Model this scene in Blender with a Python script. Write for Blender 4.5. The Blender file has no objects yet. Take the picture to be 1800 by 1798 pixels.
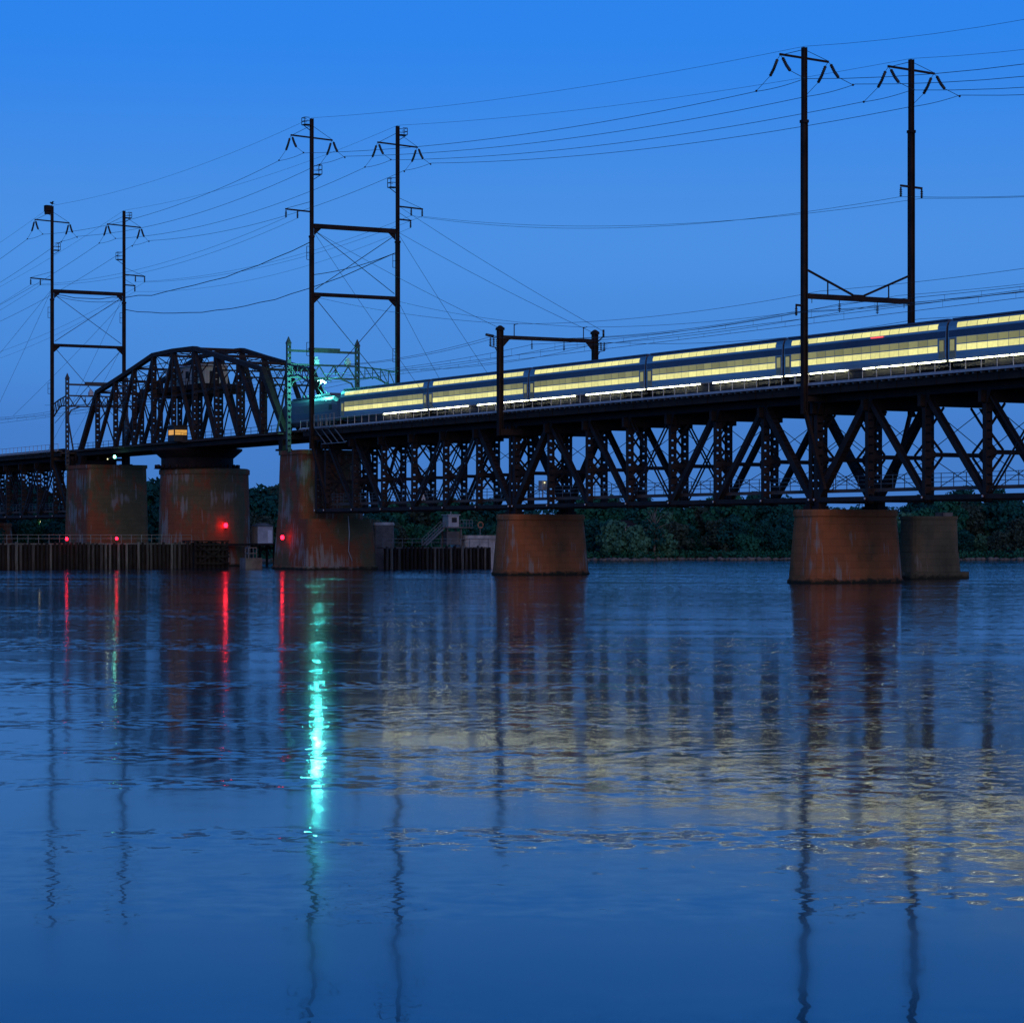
import bpy, math, random
from mathutils import Vector, Matrix, noise
R = math.radians
rnd = random.Random(7)
sc = bpy.context.scene
COL = sc.collection

# ---------------------------------------------------------------- camera
# world: x = -a (a = metres along the bridge, away from the camera), y = metres across the river side, z = up, water at 0
TH = 29.2
CS, SN = math.cos(R(TH)), math.sin(R(TH))
EYE = 4.5
cam = bpy.data.cameras.new("camera")
cam.sensor_width = 36.0
cam.sensor_fit = 'HORIZONTAL'
cam.lens = 36.0 * 4530 / 1800
cam.shift_y = 45 / 1800
cam.clip_start = 0.5
cam.clip_end = 30000
camo = bpy.data.objects.new("camera", cam)
COL.objects.link(camo)
camo.location = (0, 0, EYE)
camo.rotation_euler = (R(90), 0, math.atan2(CS, SN))   # looks along (-cos, sin)
sc.camera = camo

# ---------------------------------------------------------------- sky, sun, exposure
w = bpy.data.worlds.new("World")
sc.world = w
w.use_nodes = True
nt = w.node_tree
for n in list(nt.nodes): nt.nodes.remove(n)
SUN_EL, SUN_AZ = 20.0, 107.0         # broad afterglow, behind the camera
out = nt.nodes.new('ShaderNodeOutputWorld')
bg = nt.nodes.new('ShaderNodeBackground')
sky = nt.nodes.new('ShaderNodeTexSky')
sky.sky_type = 'NISHITA'
sky.sun_disc = False
sky.sun_elevation = R(SUN_EL)
sky.sun_rotation = R(SUN_AZ)
sky.air_density = 1.0
sky.dust_density = 0.0
sky.ozone_density = 4.0
tc = nt.nodes.new('ShaderNodeTexCoord')
sx = nt.nodes.new('ShaderNodeSeparateXYZ')
nt.links.new(tc.outputs['Generated'], sx.inputs[0])
ramp = nt.nodes.new('ShaderNodeValToRGB')
cr = ramp.color_ramp
cr.interpolation = 'EASE'
stops = [(0.0, (.044, .160, .51)), (0.035, (.048, .182, .56)), (0.075, (.060, .238, .68)), (0.11, (.066, .268, .745)), (0.2, (.024, .225, .82)),
         (0.30, (.008, .15, .54)), (0.60, (.010, .08, .28)), (1.0, (.010, .06, .2))]
while len(cr.elements) < len(stops): cr.elements.new(0.5)
for e, (p, c) in zip(cr.elements, stops):
    e.position = p; e.color = (*c, 1)
nt.links.new(sx.outputs['Z'], ramp.inputs[0])
# the twilight colours of the ramp over a little of the physical sky
mul = nt.nodes.new('ShaderNodeMix'); mul.data_type = 'RGBA'; mul.blend_type = 'MULTIPLY'
mul.inputs['Factor'].default_value = 1.0
mul.inputs[7].default_value = (.25, .5, 1.0, 1)
nt.links.new(sky.outputs[0], mul.inputs[6])
scl = nt.nodes.new('ShaderNodeVectorMath'); scl.operation = 'SCALE'
nt.links.new(ramp.outputs[0], scl.inputs[0]); scl.inputs['Scale'].default_value = 9.6
add = nt.nodes.new('ShaderNodeVectorMath'); add.operation = 'ADD'
scl2 = nt.nodes.new('ShaderNodeVectorMath'); scl2.operation = 'SCALE'
nt.links.new(mul.outputs[2], scl2.inputs[0]); scl2.inputs['Scale'].default_value = 0.06
nt.links.new(scl.outputs[0], add.inputs[0]); nt.links.new(scl2.outputs[0], add.inputs[1])
nt.links.new(add.outputs[0], bg.inputs['Color'])
bg.inputs['Strength'].default_value = 0.1
nt.links.new(bg.outputs[0], out.inputs[0])

sun = bpy.data.lights.new("sun", 'SUN')
sun.energy = 0.62
sun.angle = R(45)
sun.color = (1.0, .62, .36)
suno = bpy.data.objects.new("sun", sun)
COL.objects.link(suno)
d = Vector((-.90, .27, -.34)).normalized()      # from behind the camera: last glow of the west
suno.rotation_euler = d.to_track_quat('-Z', 'Y').to_euler()
suno.location = (60, -60, 60)

vs = sc.view_settings
vs.view_transform = 'Standard'; vs.look = 'None'; vs.exposure = 0; vs.gamma = 1
vs.use_curve_mapping = False
sc.cycles.use_denoising = True
sc.cycles.max_bounces = 6
sc.cycles.sample_clamp_indirect = 40
sc.cycles.caustics_reflective = True

# ---------------------------------------------------------------- helpers
def P(a, b, z): return Vector((-a, b, z))
def CF(px, fwd, z=0.0):
    r = (px - 900) / 4530 * fwd
    return Vector((-(CS * fwd - SN * r), SN * fwd + CS * r, z))

class MB:
    """collects shapes into one mesh"""
    def __init__(s): s.v = []; s.f = []; s.sm = []
    def add(s, vs, fs, smooth=False):
        o = len(s.v); s.v += [tuple(v) for v in vs]
        for f in fs: s.f.append(tuple(i + o for i in f)); s.sm.append(smooth)
    def box(s, lo, hi):
        x0, y0, z0 = lo; x1, y1, z1 = hi
        s.add([(x0, y0, z0), (x1, y0, z0), (x1, y1, z0), (x0, y1, z0), (x0, y0, z1), (x1, y0, z1), (x1, y1, z1), (x0, y1, z1)],
              [(0, 3, 2, 1), (4, 5, 6, 7), (0, 1, 5, 4), (1, 2, 6, 5), (2, 3, 7, 6), (3, 0, 4, 7)])
    def beam(s, p, q, w, h=None, up=None):
        """bar of width w (across) and height h (along up) from p to q"""
        h = h or w
        p = Vector(p); q = Vector(q); d = (q - p).normalized()
        u = Vector(up) if up else (Vector((0, 0, 1)) if abs(d.z) < .95 else Vector((0, 1, 0)))
        sd = d.cross(u).normalized(); u = sd.cross(d).normalized()
        vs = []
        for c in (p, q):
            for i, j in ((-1, -1), (1, -1), (1, 1), (-1, 1)):
                vs.append(c + sd * (i * w / 2) + u * (j * h / 2))
        s.add(vs, [(0, 3, 2, 1), (4, 5, 6, 7), (0, 1, 5, 4), (1, 2, 6, 5), (2, 3, 7, 6), (3, 0, 4, 7)])
    def tube(s, pts, r, n=6, r2=None, smooth=True, caps=True):
        pts = [Vector(p) for p in pts]; m = len(pts); vs = []
        for i, p in enumerate(pts):
            d = (pts[min(i + 1, m - 1)] - pts[max(i - 1, 0)]).normalized()
            u = Vector((0, 0, 1)) if abs(d.z) < .95 else Vector((0, 1, 0))
            sd = d.cross(u).normalized(); u = sd.cross(d).normalized()
            rr = r if r2 is None else r + (r2 - r) * i / max(1, m - 1)
            for k in range(n):
                t = 2 * math.pi * k / n
                vs.append(p + sd * (rr * math.cos(t)) + u * (rr * math.sin(t)))
        fs = [(i * n + k, i * n + (k + 1) % n, (i + 1) * n + (k + 1) % n, (i + 1) * n + k) for i in range(m - 1) for k in range(n)]
        if caps: fs += [tuple(range(n - 1, -1, -1)), tuple((m - 1) * n + k for k in range(n))]
        s.add(vs, fs, smooth)
    def loft(s, rings, smooth=False):
        n = len(rings[0]); vs = [v for r in rings for v in r]
        fs = [(i * n + k, i * n + (k + 1) % n, (i + 1) * n + (k + 1) % n, (i + 1) * n + k) for i in range(len(rings) - 1) for k in range(n)]
        fs += [tuple(range(n - 1, -1, -1)), tuple((len(rings) - 1) * n + k for k in range(n))]
        s.add(vs, fs, smooth)
    def ball(s, c, r, n=10, m=6, sq=(1, 1, 1)):
        c = Vector(c); rings = []
        for i in range(m + 1):
            t = math.pi * (i + .02) / (m + .04) - math.pi / 2
            rings.append([c + Vector((r * sq[0] * math.cos(t) * math.cos(2 * math.pi * k / n), r * sq[1] * math.cos(t) * math.sin(2 * math.pi * k / n), r * sq[2] * math.sin(t))) for k in range(n)])
        s.loft(rings, True)
    def laced(s, p, q, wx, wy, step=.8, t=.07, frac=.64):
        """built-up column: two webs set apart across y, joined by battens on both faces"""
        p = Vector(p); q = Vector(q); off = Vector((0, wy / 2 - t / 2, 0))
        s.beam(p - off, q - off, wx, t, (0, 1, 0)); s.beam(p + off, q + off, wx, t, (0, 1, 0))
        d = (q - p); L = d.length; d.normalize(); n = max(2, int(L / step))
        nx = d.cross(Vector((0, 1, 0))).normalized()
        for k in range(n + 1):
            c = p + d * (L * k / n)
            big = step * .8 if k in (0, n) else step * frac
            for sg in (-1, 1):
                cc = c + nx * (sg * (wx / 2 - .02))
                s.beam(cc - off, cc + off, .03, big, d)
    def build(s, name, mat, parent=None, loc=None):
        me = bpy.data.meshes.new(name)
        me.from_pydata(s.v, [], s.f)
        me.polygons.foreach_set('use_smooth', s.sm)
        me.update()
        me.materials.append(mat)
        o = bpy.data.objects.new(name, me)
        COL.objects.link(o)
        if parent: o.parent = parent
        if loc is not None: o.location = loc
        return o

def tag(o, label, cat, group=None):
    o['label'] = label; o['category'] = cat
    if group: o['group'] = group
    return o
def thing(name, label, cat, loc=(0, 0, 0), rz=0, group=None):
    o = bpy.data.objects.new(name, None)
    o.empty_display_size = .5
    COL.objects.link(o)
    o.location = loc; o.rotation_euler = (0, 0, rz)
    return tag(o, label, cat, group)
def struct(o): o['kind'] = 'structure'; return o
def stuff(o): o['kind'] = 'stuff'; return o
KIDS = {}
def dup(root, loc, rz=0, label=None, group=None, scale=None):
    r = root.copy(); COL.objects.link(r)
    r.location = loc; r.rotation_euler = (0, 0, rz)
    if label: r['label'] = label
    if group: r['group'] = group
    if scale: r.scale = scale
    if root.name not in KIDS:
        KIDS[root.name] = [(c, list(c.children)) for c in root.children]
    for ch, sub in KIDS[root.name]:
        c = ch.copy(); COL.objects.link(c); c.parent = r
        for g in sub:
            e = g.copy(); COL.objects.link(e); e.parent = c
    return r

# ---------------------------------------------------------------- materials
def base(name):
    m = bpy.data.materials.new(name); m.use_nodes = True
    return m, m.node_tree, m.node_tree.nodes['Principled BSDF']
def nz(t, scale, detail=4, coord='Object', stretch=(1, 1, 1), rough=.6):
    tcn = t.nodes.new('ShaderNodeTexCoord'); mp = t.nodes.new('ShaderNodeMapping'); n = t.nodes.new('ShaderNodeTexNoise')
    mp.inputs['Scale'].default_value = stretch
    n.inputs['Scale'].default_value = scale; n.inputs['Detail'].default_value = detail; n.inputs['Roughness'].default_value = rough
    t.links.new(tcn.outputs[coord], mp.inputs[0]); t.links.new(mp.outputs[0], n.inputs['Vector'])
    return n
def ramp2(t, src, stops, interp='LINEAR'):
    r = t.nodes.new('ShaderNodeValToRGB'); r.color_ramp.interpolation = interp
    while len(r.color_ramp.elements) < len(stops): r.color_ramp.elements.new(.5)
    for e, (p, c) in zip(r.color_ramp.elements, stops):
        e.position = p; e.color = (*c, 1) if len(c) == 3 else c
    t.links.new(src, r.inputs[0]); return r
def surf(name, c1, c2, scale=1.5, rough=.7, metal=0.0, stretch=(1, 1, 1), bump=0.0, spec=.5, lo=.35, hi=.65):
    m, t, b = base(name)
    n = nz(t, scale, 6, stretch=stretch)
    r = ramp2(t, n.outputs['Fac'], [(lo, c1), (hi, c2)])
    t.links.new(r.outputs[0], b.inputs['Base Color'])
    b.inputs['Roughness'].default_value = rough; b.inputs['Metallic'].default_value = metal
    b.inputs['Specular IOR Level'].default_value = spec
    if bump:
        bp = t.nodes.new('ShaderNodeBump'); bp.inputs['Strength'].default_value = bump; bp.inputs['Distance'].default_value = .05
        t.links.new(n.outputs['Fac'], bp.inputs['Height']); t.links.new(bp.outputs[0], b.inputs['Normal'])
    return m
def glow(name, col, strength, vary=0):
    m, t, b = base(name)
    b.inputs['Base Color'].default_value = (.02, .02, .02, 1)
    n = nz(t, 3.0, 2)
    r = ramp2(t, n.outputs['Fac'], [(.3, tuple(c * .86 for c in col)), (.7, col)])
    t.links.new(r.outputs[0], b.inputs['Emission Color'])
    b.inputs['Emission Strength'].default_value = strength
    if vary:
        oi = t.nodes.new('ShaderNodeObjectInfo'); mr = t.nodes.new('ShaderNodeMapRange')
        mr.inputs[3].default_value = strength * (1 - vary); mr.inputs[4].default_value = strength * (1 + vary * .5)
        t.links.new(oi.outputs['Random'], mr.inputs[0]); t.links.new(mr.outputs[0], b.inputs['Emission Strength'])
    return m

M = {}
M['steel'] = surf('truss_steel', (.020, .017, .017), (.045, .030, .024), .9, .75, spec=.25)
M['steel_dark'] = surf('pole_steel', (.014, .011, .011), (.034, .022, .018), .7, .8, spec=.2)
M['fascia'] = surf('fascia_steel', (.026, .021, .018), (.060, .040, .028), .35, .8, stretch=(1, 1, 3), spec=.2)
M['rail_grey'] = surf('galvanised_rail', (.16, .17, .17), (.26, .27, .26), 2.0, .55, .3)
M['plank'] = surf('weathered_plank', (.07, .055, .045), (.15, .11, .085), 1.2, .9, stretch=(.3, 3, 1))
M['pin'] = surf('pale_pin_cap', (.72, .73, .73), (.85, .85, .82), 3, .4, .1)  # near-white; on the truss pins this colour paints a glint
M['wire'] = surf('wire', (.02, .025, .03), (.035, .04, .045), 1, .6)
M['glassins'] = surf('dark_insulator', (.012, .014, .016), (.03, .032, .035), 4, .35)
M['timber'] = surf('wet_timber', (.012, .011, .010), (.035, .03, .026), 1.2, .9, stretch=(3, 3, .5), spec=.2)
M['timber_pale'] = surf('bleached_timber', (.07, .07, .06), (.18, .175, .15), 1.4, .9, stretch=(3, 3, .4), spec=.2)
M['timber_grey'] = surf('grey_timber', (.04, .04, .035), (.09, .085, .075), 1.4, .9, stretch=(3, 3, .4), spec=.2)
M['concrete'] = surf('pale_concrete', (.34, .33, .30), (.70, .69, .65), .8, .9, stretch=(1, 1, .5))
M['concrete_dark'] = surf('grey_concrete', (.10, .10, .095), (.20, .195, .18), .9, .9)
M['cabin'] = surf('grey_cabin_paint', (.40, .42, .43), (.55, .57, .58), 1.2, .6)
M['white_house'] = surf('cream_sheet', (.55, .53, .45), (.74, .72, .62), .6, .6, stretch=(4, 4, .3))
M['stainless'] = surf('stainless_steel', (.30, .31, .33), (.42, .43, .45), .5, .42, .85, stretch=(.2, 1, 6))
M['loco_grey'] = surf('grey_loco_paint', (.085, .095, .115), (.13, .14, .16), .6, .45, .3, stretch=(.3, 1, 3))
M['car_dark'] = surf('dark_undercarriage', (.02, .02, .022), (.045, .042, .04), 1.5, .7)
M['car_blue'] = surf('blue_car_paint', (.035, .05, .10), (.05, .07, .13), 1, .4)
M['tan_stripe'] = surf('tan_car_panel', (.30, .27, .15), (.36, .33, .20), .8, .45, .1)
M['black'] = surf('black_rubber', (.008, .008, .009), (.02, .02, .02), 2, .6)
M['bark'] = surf('bark', (.035, .028, .022), (.08, .066, .052), 3, .95, stretch=(2, 2, .5))
M['bark_pale'] = surf('pale_bark', (.16, .15, .13), (.28, .27, .24), 3, .95, stretch=(2, 2, .5))
M['leaf1'] = surf('dark_leaf', (.006, .070, .070), (.014, .115, .105), .25, .9, spec=.1)  # blue haze over the far bank is put into these leaf colours
M['leaf2'] = surf('mid_leaf', (.010, .100, .070), (.026, .15, .095), .25, .9, spec=.1)
M['leaf3'] = surf('pale_leaf', (.045, .16, .115), (.085, .24, .15), .25, .9, spec=.1)
M['leaf4'] = surf('brown_leaf', (.028, .062, .055), (.05, .090, .07), .25, .9, spec=.1)
M['sign_orange'] = surf('orange_panel', (.40, .14, .06), (.5, .2, .1), 2, .6)
M['win_bright'] = glow('lit_window', (.98, .93, .34), 1.0, .18)
M['rail_pale'] = surf('pale_toe_board', (.42, .43, .43), (.58, .59, .58), 1.5, .6)
M['frame_grey'] = surf('grey_frame_paint', (.040, .044, .044), (.075, .08, .08), 1.5, .6)
M['glow_dim'] = glow('dim_window_and_glow_row', (.97, .97, .40), .25, .25)  # door windows, and the glowing row added along the middle of the cars
M['trail_white'] = glow('white_sill_lamp', (1.0, .99, .62), 20)  # for the added lamps that imitate a light trail
M['lamp_red'] = glow('red_lamp', (1.0, .006, .022), 13)
M['lamp_red_small'] = glow('small_red_marker', (1.0, .10, .10), 1.4)
M['lamp_green'] = glow('green_lamp', (.25, 1.0, .75), 14)
M['lamp_warm'] = glow('warm_lamp', (1.0, .9, .5), 1.7)
M['lamp_amber'] = glow('amber_window', (1.0, .50, .10), .75)
M['arc'] = glow('electric_arc', (.35, 1.0, .92), 30)

def pier_material(name, cols, streak=.72):
    m, t, b = base(name)
    geo = t.nodes.new('ShaderNodeNewGeometry'); sp = t.nodes.new('ShaderNodeSeparateXYZ')
    t.links.new(geo.outputs['Position'], sp.inputs[0])
    ad = t.nodes.new('ShaderNodeMath'); ad.operation = 'ADD'
    t.links.new(sp.outputs[0], ad.inputs[0]); t.links.new(sp.outputs[1], ad.inputs[1])
    cb = t.nodes.new('ShaderNodeCombineXYZ')
    t.links.new(ad.outputs[0], cb.inputs[0]); t.links.new(sp.outputs[2], cb.inputs[1])
    br = t.nodes.new('ShaderNodeTexBrick')
    br.inputs['Scale'].default_value = 1; br.inputs['Brick Width'].default_value = 1.7; br.inputs['Row Height'].default_value = .72
    br.inputs['Mortar Size'].default_value = .022; br.inputs['Mortar Smooth'].default_value = .3
    br.inputs['Color1'].default_value = (1, 1, 1, 1); br.inputs['Color2'].default_value = (.80, .80, .80, 1); br.inputs['Mortar'].default_value = (.66, .66, .66, 1)
    t.links.new(cb.outputs[0], br.inputs['Vector'])
    n = nz(t, .22, 6, 'Object', (1, 1, .6), .65)
    r = ramp2(t, n.outputs['Fac'], cols)
    mx = t.nodes.new('ShaderNodeMix'); mx.data_type = 'RGBA'; mx.blend_type = 'MULTIPLY'; mx.inputs['Factor'].default_value = .7
    t.links.new(r.outputs[0], mx.inputs[6]); t.links.new(br.outputs['Color'], mx.inputs[7])
    # lime streaks running down from joints
    s1 = nz(t, 1.0, 5, 'Object', (2.2, 2.2, .16), .6)
    s2 = nz(t, .22, 2, 'Object', (1, 1, 1.1))
    ml = t.nodes.new('ShaderNodeMath'); ml.operation = 'MULTIPLY'
    t.links.new(s1.outputs['Fac'], ml.inputs[0]); t.links.new(s2.outputs['Fac'], ml.inputs[1])
    rs = ramp2(t, ml.outputs[0], [(streak * .48, (0, 0, 0)), (streak * .62, (.75, .75, .75))])
    m2 = t.nodes.new('ShaderNodeMix'); m2.data_type = 'RGBA'
    t.links.new(rs.outputs[0], m2.inputs['Factor']); t.links.new(mx.outputs[2], m2.inputs[6]); m2.inputs[7].default_value = (.30, .29, .25, 1)
    # wet weedy foot
    rz = t.nodes.new('ShaderNodeMapRange'); rz.inputs[1].default_value = .5; rz.inputs[2].default_value = .15
    nn = nz(t, 1.6, 3); a2 = t.nodes.new('ShaderNodeMath'); a2.operation = 'ADD'; a2.inputs[1].default_value = -.5
    t.links.new(nn.outputs['Fac'], a2.inputs[0])
    a3 = t.nodes.new('ShaderNodeMath'); a3.operation = 'ADD'
    t.links.new(sp.outputs[2], a3.inputs[0]); t.links.new(a2.outputs[0], a3.inputs[1]); t.links.new(a3.outputs[0], rz.inputs[0])
    m3 = t.nodes.new('ShaderNodeMix'); m3.data_type = 'RGBA'
    t.links.new(rz.outputs[0], m3.inputs['Factor']); t.links.new(m2.outputs[2], m3.inputs[6]); m3.inputs[7].default_value = (.03, .032, .02, 1)
    t.links.new(m3.outputs[2], b.inputs['Base Color'])
    b.inputs['Roughness'].default_value = .9; b.inputs['Specular IOR Level'].default_value = .15
    bp = t.nodes.new('ShaderNodeBump'); bp.inputs['Strength'].default_value = .5; bp.inputs['Distance'].default_value = .08
    t.links.new(br.outputs['Fac'], bp.inputs['Height']); bp.invert = True
    t.links.new(bp.outputs[0], b.inputs['Normal'])
    return m
RED = [(.30, (.13, .090, .048)), (.42, (.26, .115, .045)), (.56, (.40, .14, .055)), (.66, (.30, .13, .055)), (.78, (.20, .12, .06))]
GRN = [(.30, (.12, .11, .055)), (.44, (.16, .13, .065)), (.52, (.30, .10, .045)), (.62, (.26, .09, .045)), (.72, (.17, .14, .08))]
OLD = [(.30, (.065, .068, .045)), (.5, (.12, .112, .07)), (.66, (.20, .15, .085)), (.8, (.11, .10, .07))]
M['pier_red'] = pier_material('red_sandstone', RED, .64)
M['pier_mixed'] = pier_material('stained_sandstone', GRN, .57)
M['pier_old'] = pier_material('old_grey_stone', OLD, .74)

# ---------------------------------------------------------------- water and land
def water_material():
    m, t, b = base('river_water')
    geo = t.nodes.new('ShaderNodeNewGeometry')
    mp = t.nodes.new('ShaderNodeMapping'); mp.vector_type = 'TEXTURE'
    mp.inputs['Rotation'].default_value = (0, 0, math.atan2(CS, SN))
    t.links.new(geo.outputs['Position'], mp.inputs[0])
    def layer(scale, detail, st):
        mm = t.nodes.new('ShaderNodeMapping'); mm.inputs['Scale'].default_value = st
        t.links.new(mp.outputs[0], mm.inputs[0])
        n = t.nodes.new('ShaderNodeTexNoise'); n.inputs['Scale'].default_value = scale; n.inputs['Detail'].default_value = detail
        n.inputs['Roughness'].default_value = .5
        t.links.new(mm.outputs[0], n.inputs['Vector']); return n
    big = layer(.045, 2, (.30, 1, 1))       # broad patches of calm and ruffled water
    mid = layer(.20, 2, (.16, 1, 1))        # streaks of ruffled water
    sw = layer(.55, 2, (.6, 1, 1))
    rp = layer(2.6, 2, (.9, 1, 1))
    def math_(op, x, y=None):
        n = t.nodes.new('ShaderNodeMath'); n.operation = op
        for i, q in enumerate((x, y)):
            if q is None: continue
            if isinstance(q, (int, float)): n.inputs[i].default_value = q
            else: t.links.new(q, n.inputs[i])
        return n.outputs[0]
    def vmath(op, x, y):
        n = t.nodes.new('ShaderNodeVectorMath'); n.operation = op
        for i, q in enumerate((x, y)):
            if isinstance(q, tuple): n.inputs[i].default_value = q
            else: t.links.new(q, n.inputs[i])
        return n.outputs[0]
    # the near bank shelters the water along it; the channel by the bridge and beyond is ruffled by the wind
    sp = t.nodes.new('ShaderNodeSeparateXYZ'); t.links.new(mp.outputs[0], sp.inputs[0])
    fw = ramp2(t, math_('DIVIDE', sp.outputs[1], 500.0), [(.05, (.02,) * 3), (.072, (.06,) * 3), (.095, (.24,) * 3), (.22, (.22,) * 3), (.40, (.16,) * 3), (.46, (.50,) * 3), (.56, (.95,) * 3), (.78, (1.0,) * 3)])
    pr = ramp2(t, big.outputs['Fac'], [(.38, (.40,) * 3), (.60, (1, 1, 1))])
    pm = ramp2(t, mid.outputs['Fac'], [(.42, (.07,) * 3), (.58, (1, 1, 1))])
    amp = math_('MULTIPLY', math_('MULTIPLY', fw.outputs[0], pr.outputs[0]), pm.outputs[0])
    v1 = vmath('MULTIPLY', vmath('SUBTRACT', rp.outputs['Color'], (.5, .5, .5)), (.8, 1.5, 0))
    v2 = vmath('MULTIPLY', vmath('SUBTRACT', sw.outputs['Color'], (.5, .5, .5)), (.028, .012, 0))
    def nrm(scale_socket):
        sc1 = t.nodes.new('ShaderNodeVectorMath'); sc1.operation = 'SCALE'; t.links.new(v1, sc1.inputs[0]); t.links.new(scale_socket, sc1.inputs['Scale'])
        loc = vmath('ADD', vmath('ADD', sc1.outputs[0], v2), (0, 0, 1))
        rot = t.nodes.new('ShaderNodeMapping'); rot.vector_type = 'NORMAL'; rot.inputs['Rotation'].default_value = (0, 0, math.atan2(CS, SN))
        t.links.new(loc, rot.inputs[0]); return rot.outputs[0]
    far = ramp2(t, math_('DIVIDE', sp.outputs[1], 500.0), [(.06, (.3,) * 3), (.38, (.25,) * 3), (.55, (1,) * 3)])
    # broad smooth sheen of the moving water
    t.links.new(nrm(math_('MULTIPLY', amp, far.outputs[0])), b.inputs['Normal'])
    b.inputs['Base Color'].default_value = (.0015, .012, .03, 1)
    b.inputs['Roughness'].default_value = .095
    b.inputs['IOR'].default_value = 1.265
    # small steep wavelets that catch lights
    g = t.nodes.new('ShaderNodeBsdfPrincipled')
    g.inputs['Base Color'].default_value = (.0015, .012, .03, 1); g.inputs['Roughness'].default_value = .012; g.inputs['IOR'].default_value = 1.29
    t.links.new(nrm(math_('MULTIPLY', amp, 1.7)), g.inputs['Normal'])
    mixs = t.nodes.new('ShaderNodeMixShader')
    t.links.new(math_('ADD', math_('MULTIPLY', pm.outputs[0], .45), .06), mixs.inputs[0])
    t.links.new(b.outputs[0], mixs.inputs[1]); t.links.new(g.outputs[0], mixs.inputs[2])
    t.links.new(mixs.outputs[0], t.nodes['Material Output'].inputs['Surface'])
    return m
mb = MB()
S = 9000
mb.add([(-S, -S, 0), (S, -S, 0), (S, S, 0), (-S, S, 0)], [(0, 1, 2, 3)])
struct(mb.build('river_water', water_material()))

def shore_fwd(px):      # distance of the far waterline along the view
    return 500 + 9 * math.sin(px * .011) + 5 * math.sin(px * .037 + 1) - (14 if px < 700 else 0)
def ground_z(px, fwd):
    t = fwd - shore_fwd(px)
    z = -3 + max(0, min(1, (t + 12) / 12)) * 3.15
    if t > 0: z += min(t, 14) * .11 + max(0, min(t - 14, 180)) * .012
    return z
mb = MB()
pxs = [-2600 + i * 40 for i in range(176)]
fws = [470, 485, 492, 498, 503, 508, 514, 522, 540, 570, 620, 700, 850, 1300, 2500, 8000]
vs_ = []
for f in fws:
    for p in pxs:
        z = ground_z(p, f)
        vs_.append(CF(p, f, z + (.25 * noise.noise(Vector((p * .03, f * .1, 0))) if z > .2 else 0)))
n = len(pxs)
mb.add(vs_, [(i * n + k, i * n + k + 1, (i + 1) * n + k + 1, (i + 1) * n + k) for i in range(len(fws) - 1) for k in range(n - 1)], True)
M['bank'] = surf('bank_soil', (.022, .026, .014), (.055, .05, .03), .2, .95, spec=.1)
struct(mb.build('riverbank', M['bank']))

# ---------------------------------------------------------------- piers
def stadium(l, w, z, cx=0.0, cy=0.0, r=None, n=4):
    """rounded plan: l across (y), w along (x)"""
    r = min(l, w) / 2 * .62 if r is None else r
    pts = []
    for (sx_, sy_, t0) in ((1, 1, 0), (-1, 1, 90), (-1, -1, 180), (1, -1, 270)):
        for k in range(n + 1):
            t = R(t0 + 90 * k / n)
            pts.append(Vector((cx + sx_ * (w / 2 - r) + r * math.cos(t), cy + sy_ * (l / 2 - r) + r * math.sin(t), z)))
    return pts
YC = 153.0
def truss_pier(a, label, mat):
    t = thing('bridge_pier', label, 'pier', P(a, YC, 0), group='masonry piers under the deck trusses')
    m = MB(); m.loft([stadium(11.7, 6.0, -3), stadium(11.7, 6.0, .25), stadium(11.4, 5.7, .45), stadium(10.7, 5.0, 5.0), stadium(10.4, 4.75, 6.55)])
    m.build('shaft', mat, t)
    m = MB(); m.loft([stadium(10.65, 5.0, 6.552), stadium(10.65, 5.0, 7.0), stadium(10.45, 4.8, 7.2)])
    m.build('coping', mat, t)
    for sx_ in (-.75, .75):
        for sy_ in (-3.6, 3.6):
            m = MB(); m.box((sx_ - .55, sy_ - .6, 7.15), (sx_ + .55, sy_ + .6, 7.55)); m.box((sx_ - .35, sy_ - .45, 7.54), (sx_ + .35, sy_ + .45, 7.95))
            m.build('bearing', M['steel_dark'], t)
    return t
A1, A2, SPAN = 206.2, 266.75, 60.55
truss_pier(A1, 'red sandstone pier nearest the camera, its dark grey neighbour close behind it', M['pier_red'])
truss_pier(A2, 'red sandstone pier with white lime marks near its top, below the low portal', M['pier_red'])

def rest_pier(a, flip, label, mat):
    t = thing('rest_pier', label, 'pier', P(a, YC, 0))
    s = -1 if flip else 1
    m = MB()
    m.loft([stadium(11.2, 13.0, -3, r=1.2), stadium(11.2, 13.0, .3, r=1.2), stadium(10.8, 12.5, .5, r=1.1), stadium(10.0, 11.6, 7.0, r=1.0)])
    m.build('base_block', mat, t)
    m = MB(); c = -1.4 * s
    m.loft([stadium(9.9, 8.6, 6.99, c, r=1), stadium(9.4, 8.0, 16.0, c, r=.9)])
    m.build('tall_shaft', mat, t)
    m = MB(); m.loft([stadium(9.7, 8.3, 16.003, c, r=.9), stadium(9.7, 8.3, 16.6, c, r=.9)])
    m.build('coping', mat, t)
    return t
rest_pier(327.5, False, 'tall stepped stone pier with a red lamp, carrying the near end of the curved truss', M['pier_mixed'])
t = thing('rest_pier', 'tall broad stone pier behind the timber fender, under the far end of the curved truss', 'pier', P(414.6, YC, 0))
m = MB(); m.loft([stadium(11.4, 13.0, -3, r=1.2), stadium(11.4, 13.0, .4, r=1.2), stadium(11.1, 12.6, .6, r=1.1), stadium(10.4, 11.8, 16.0, r=1.0)]); m.build('shaft', M['pier_mixed'], t)
m = MB(); m.loft([stadium(10.7, 12.1, 16.003, r=1), stadium(10.7, 12.1, 16.6, r=1)]); m.build('coping', M['pier_mixed'], t)
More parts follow.
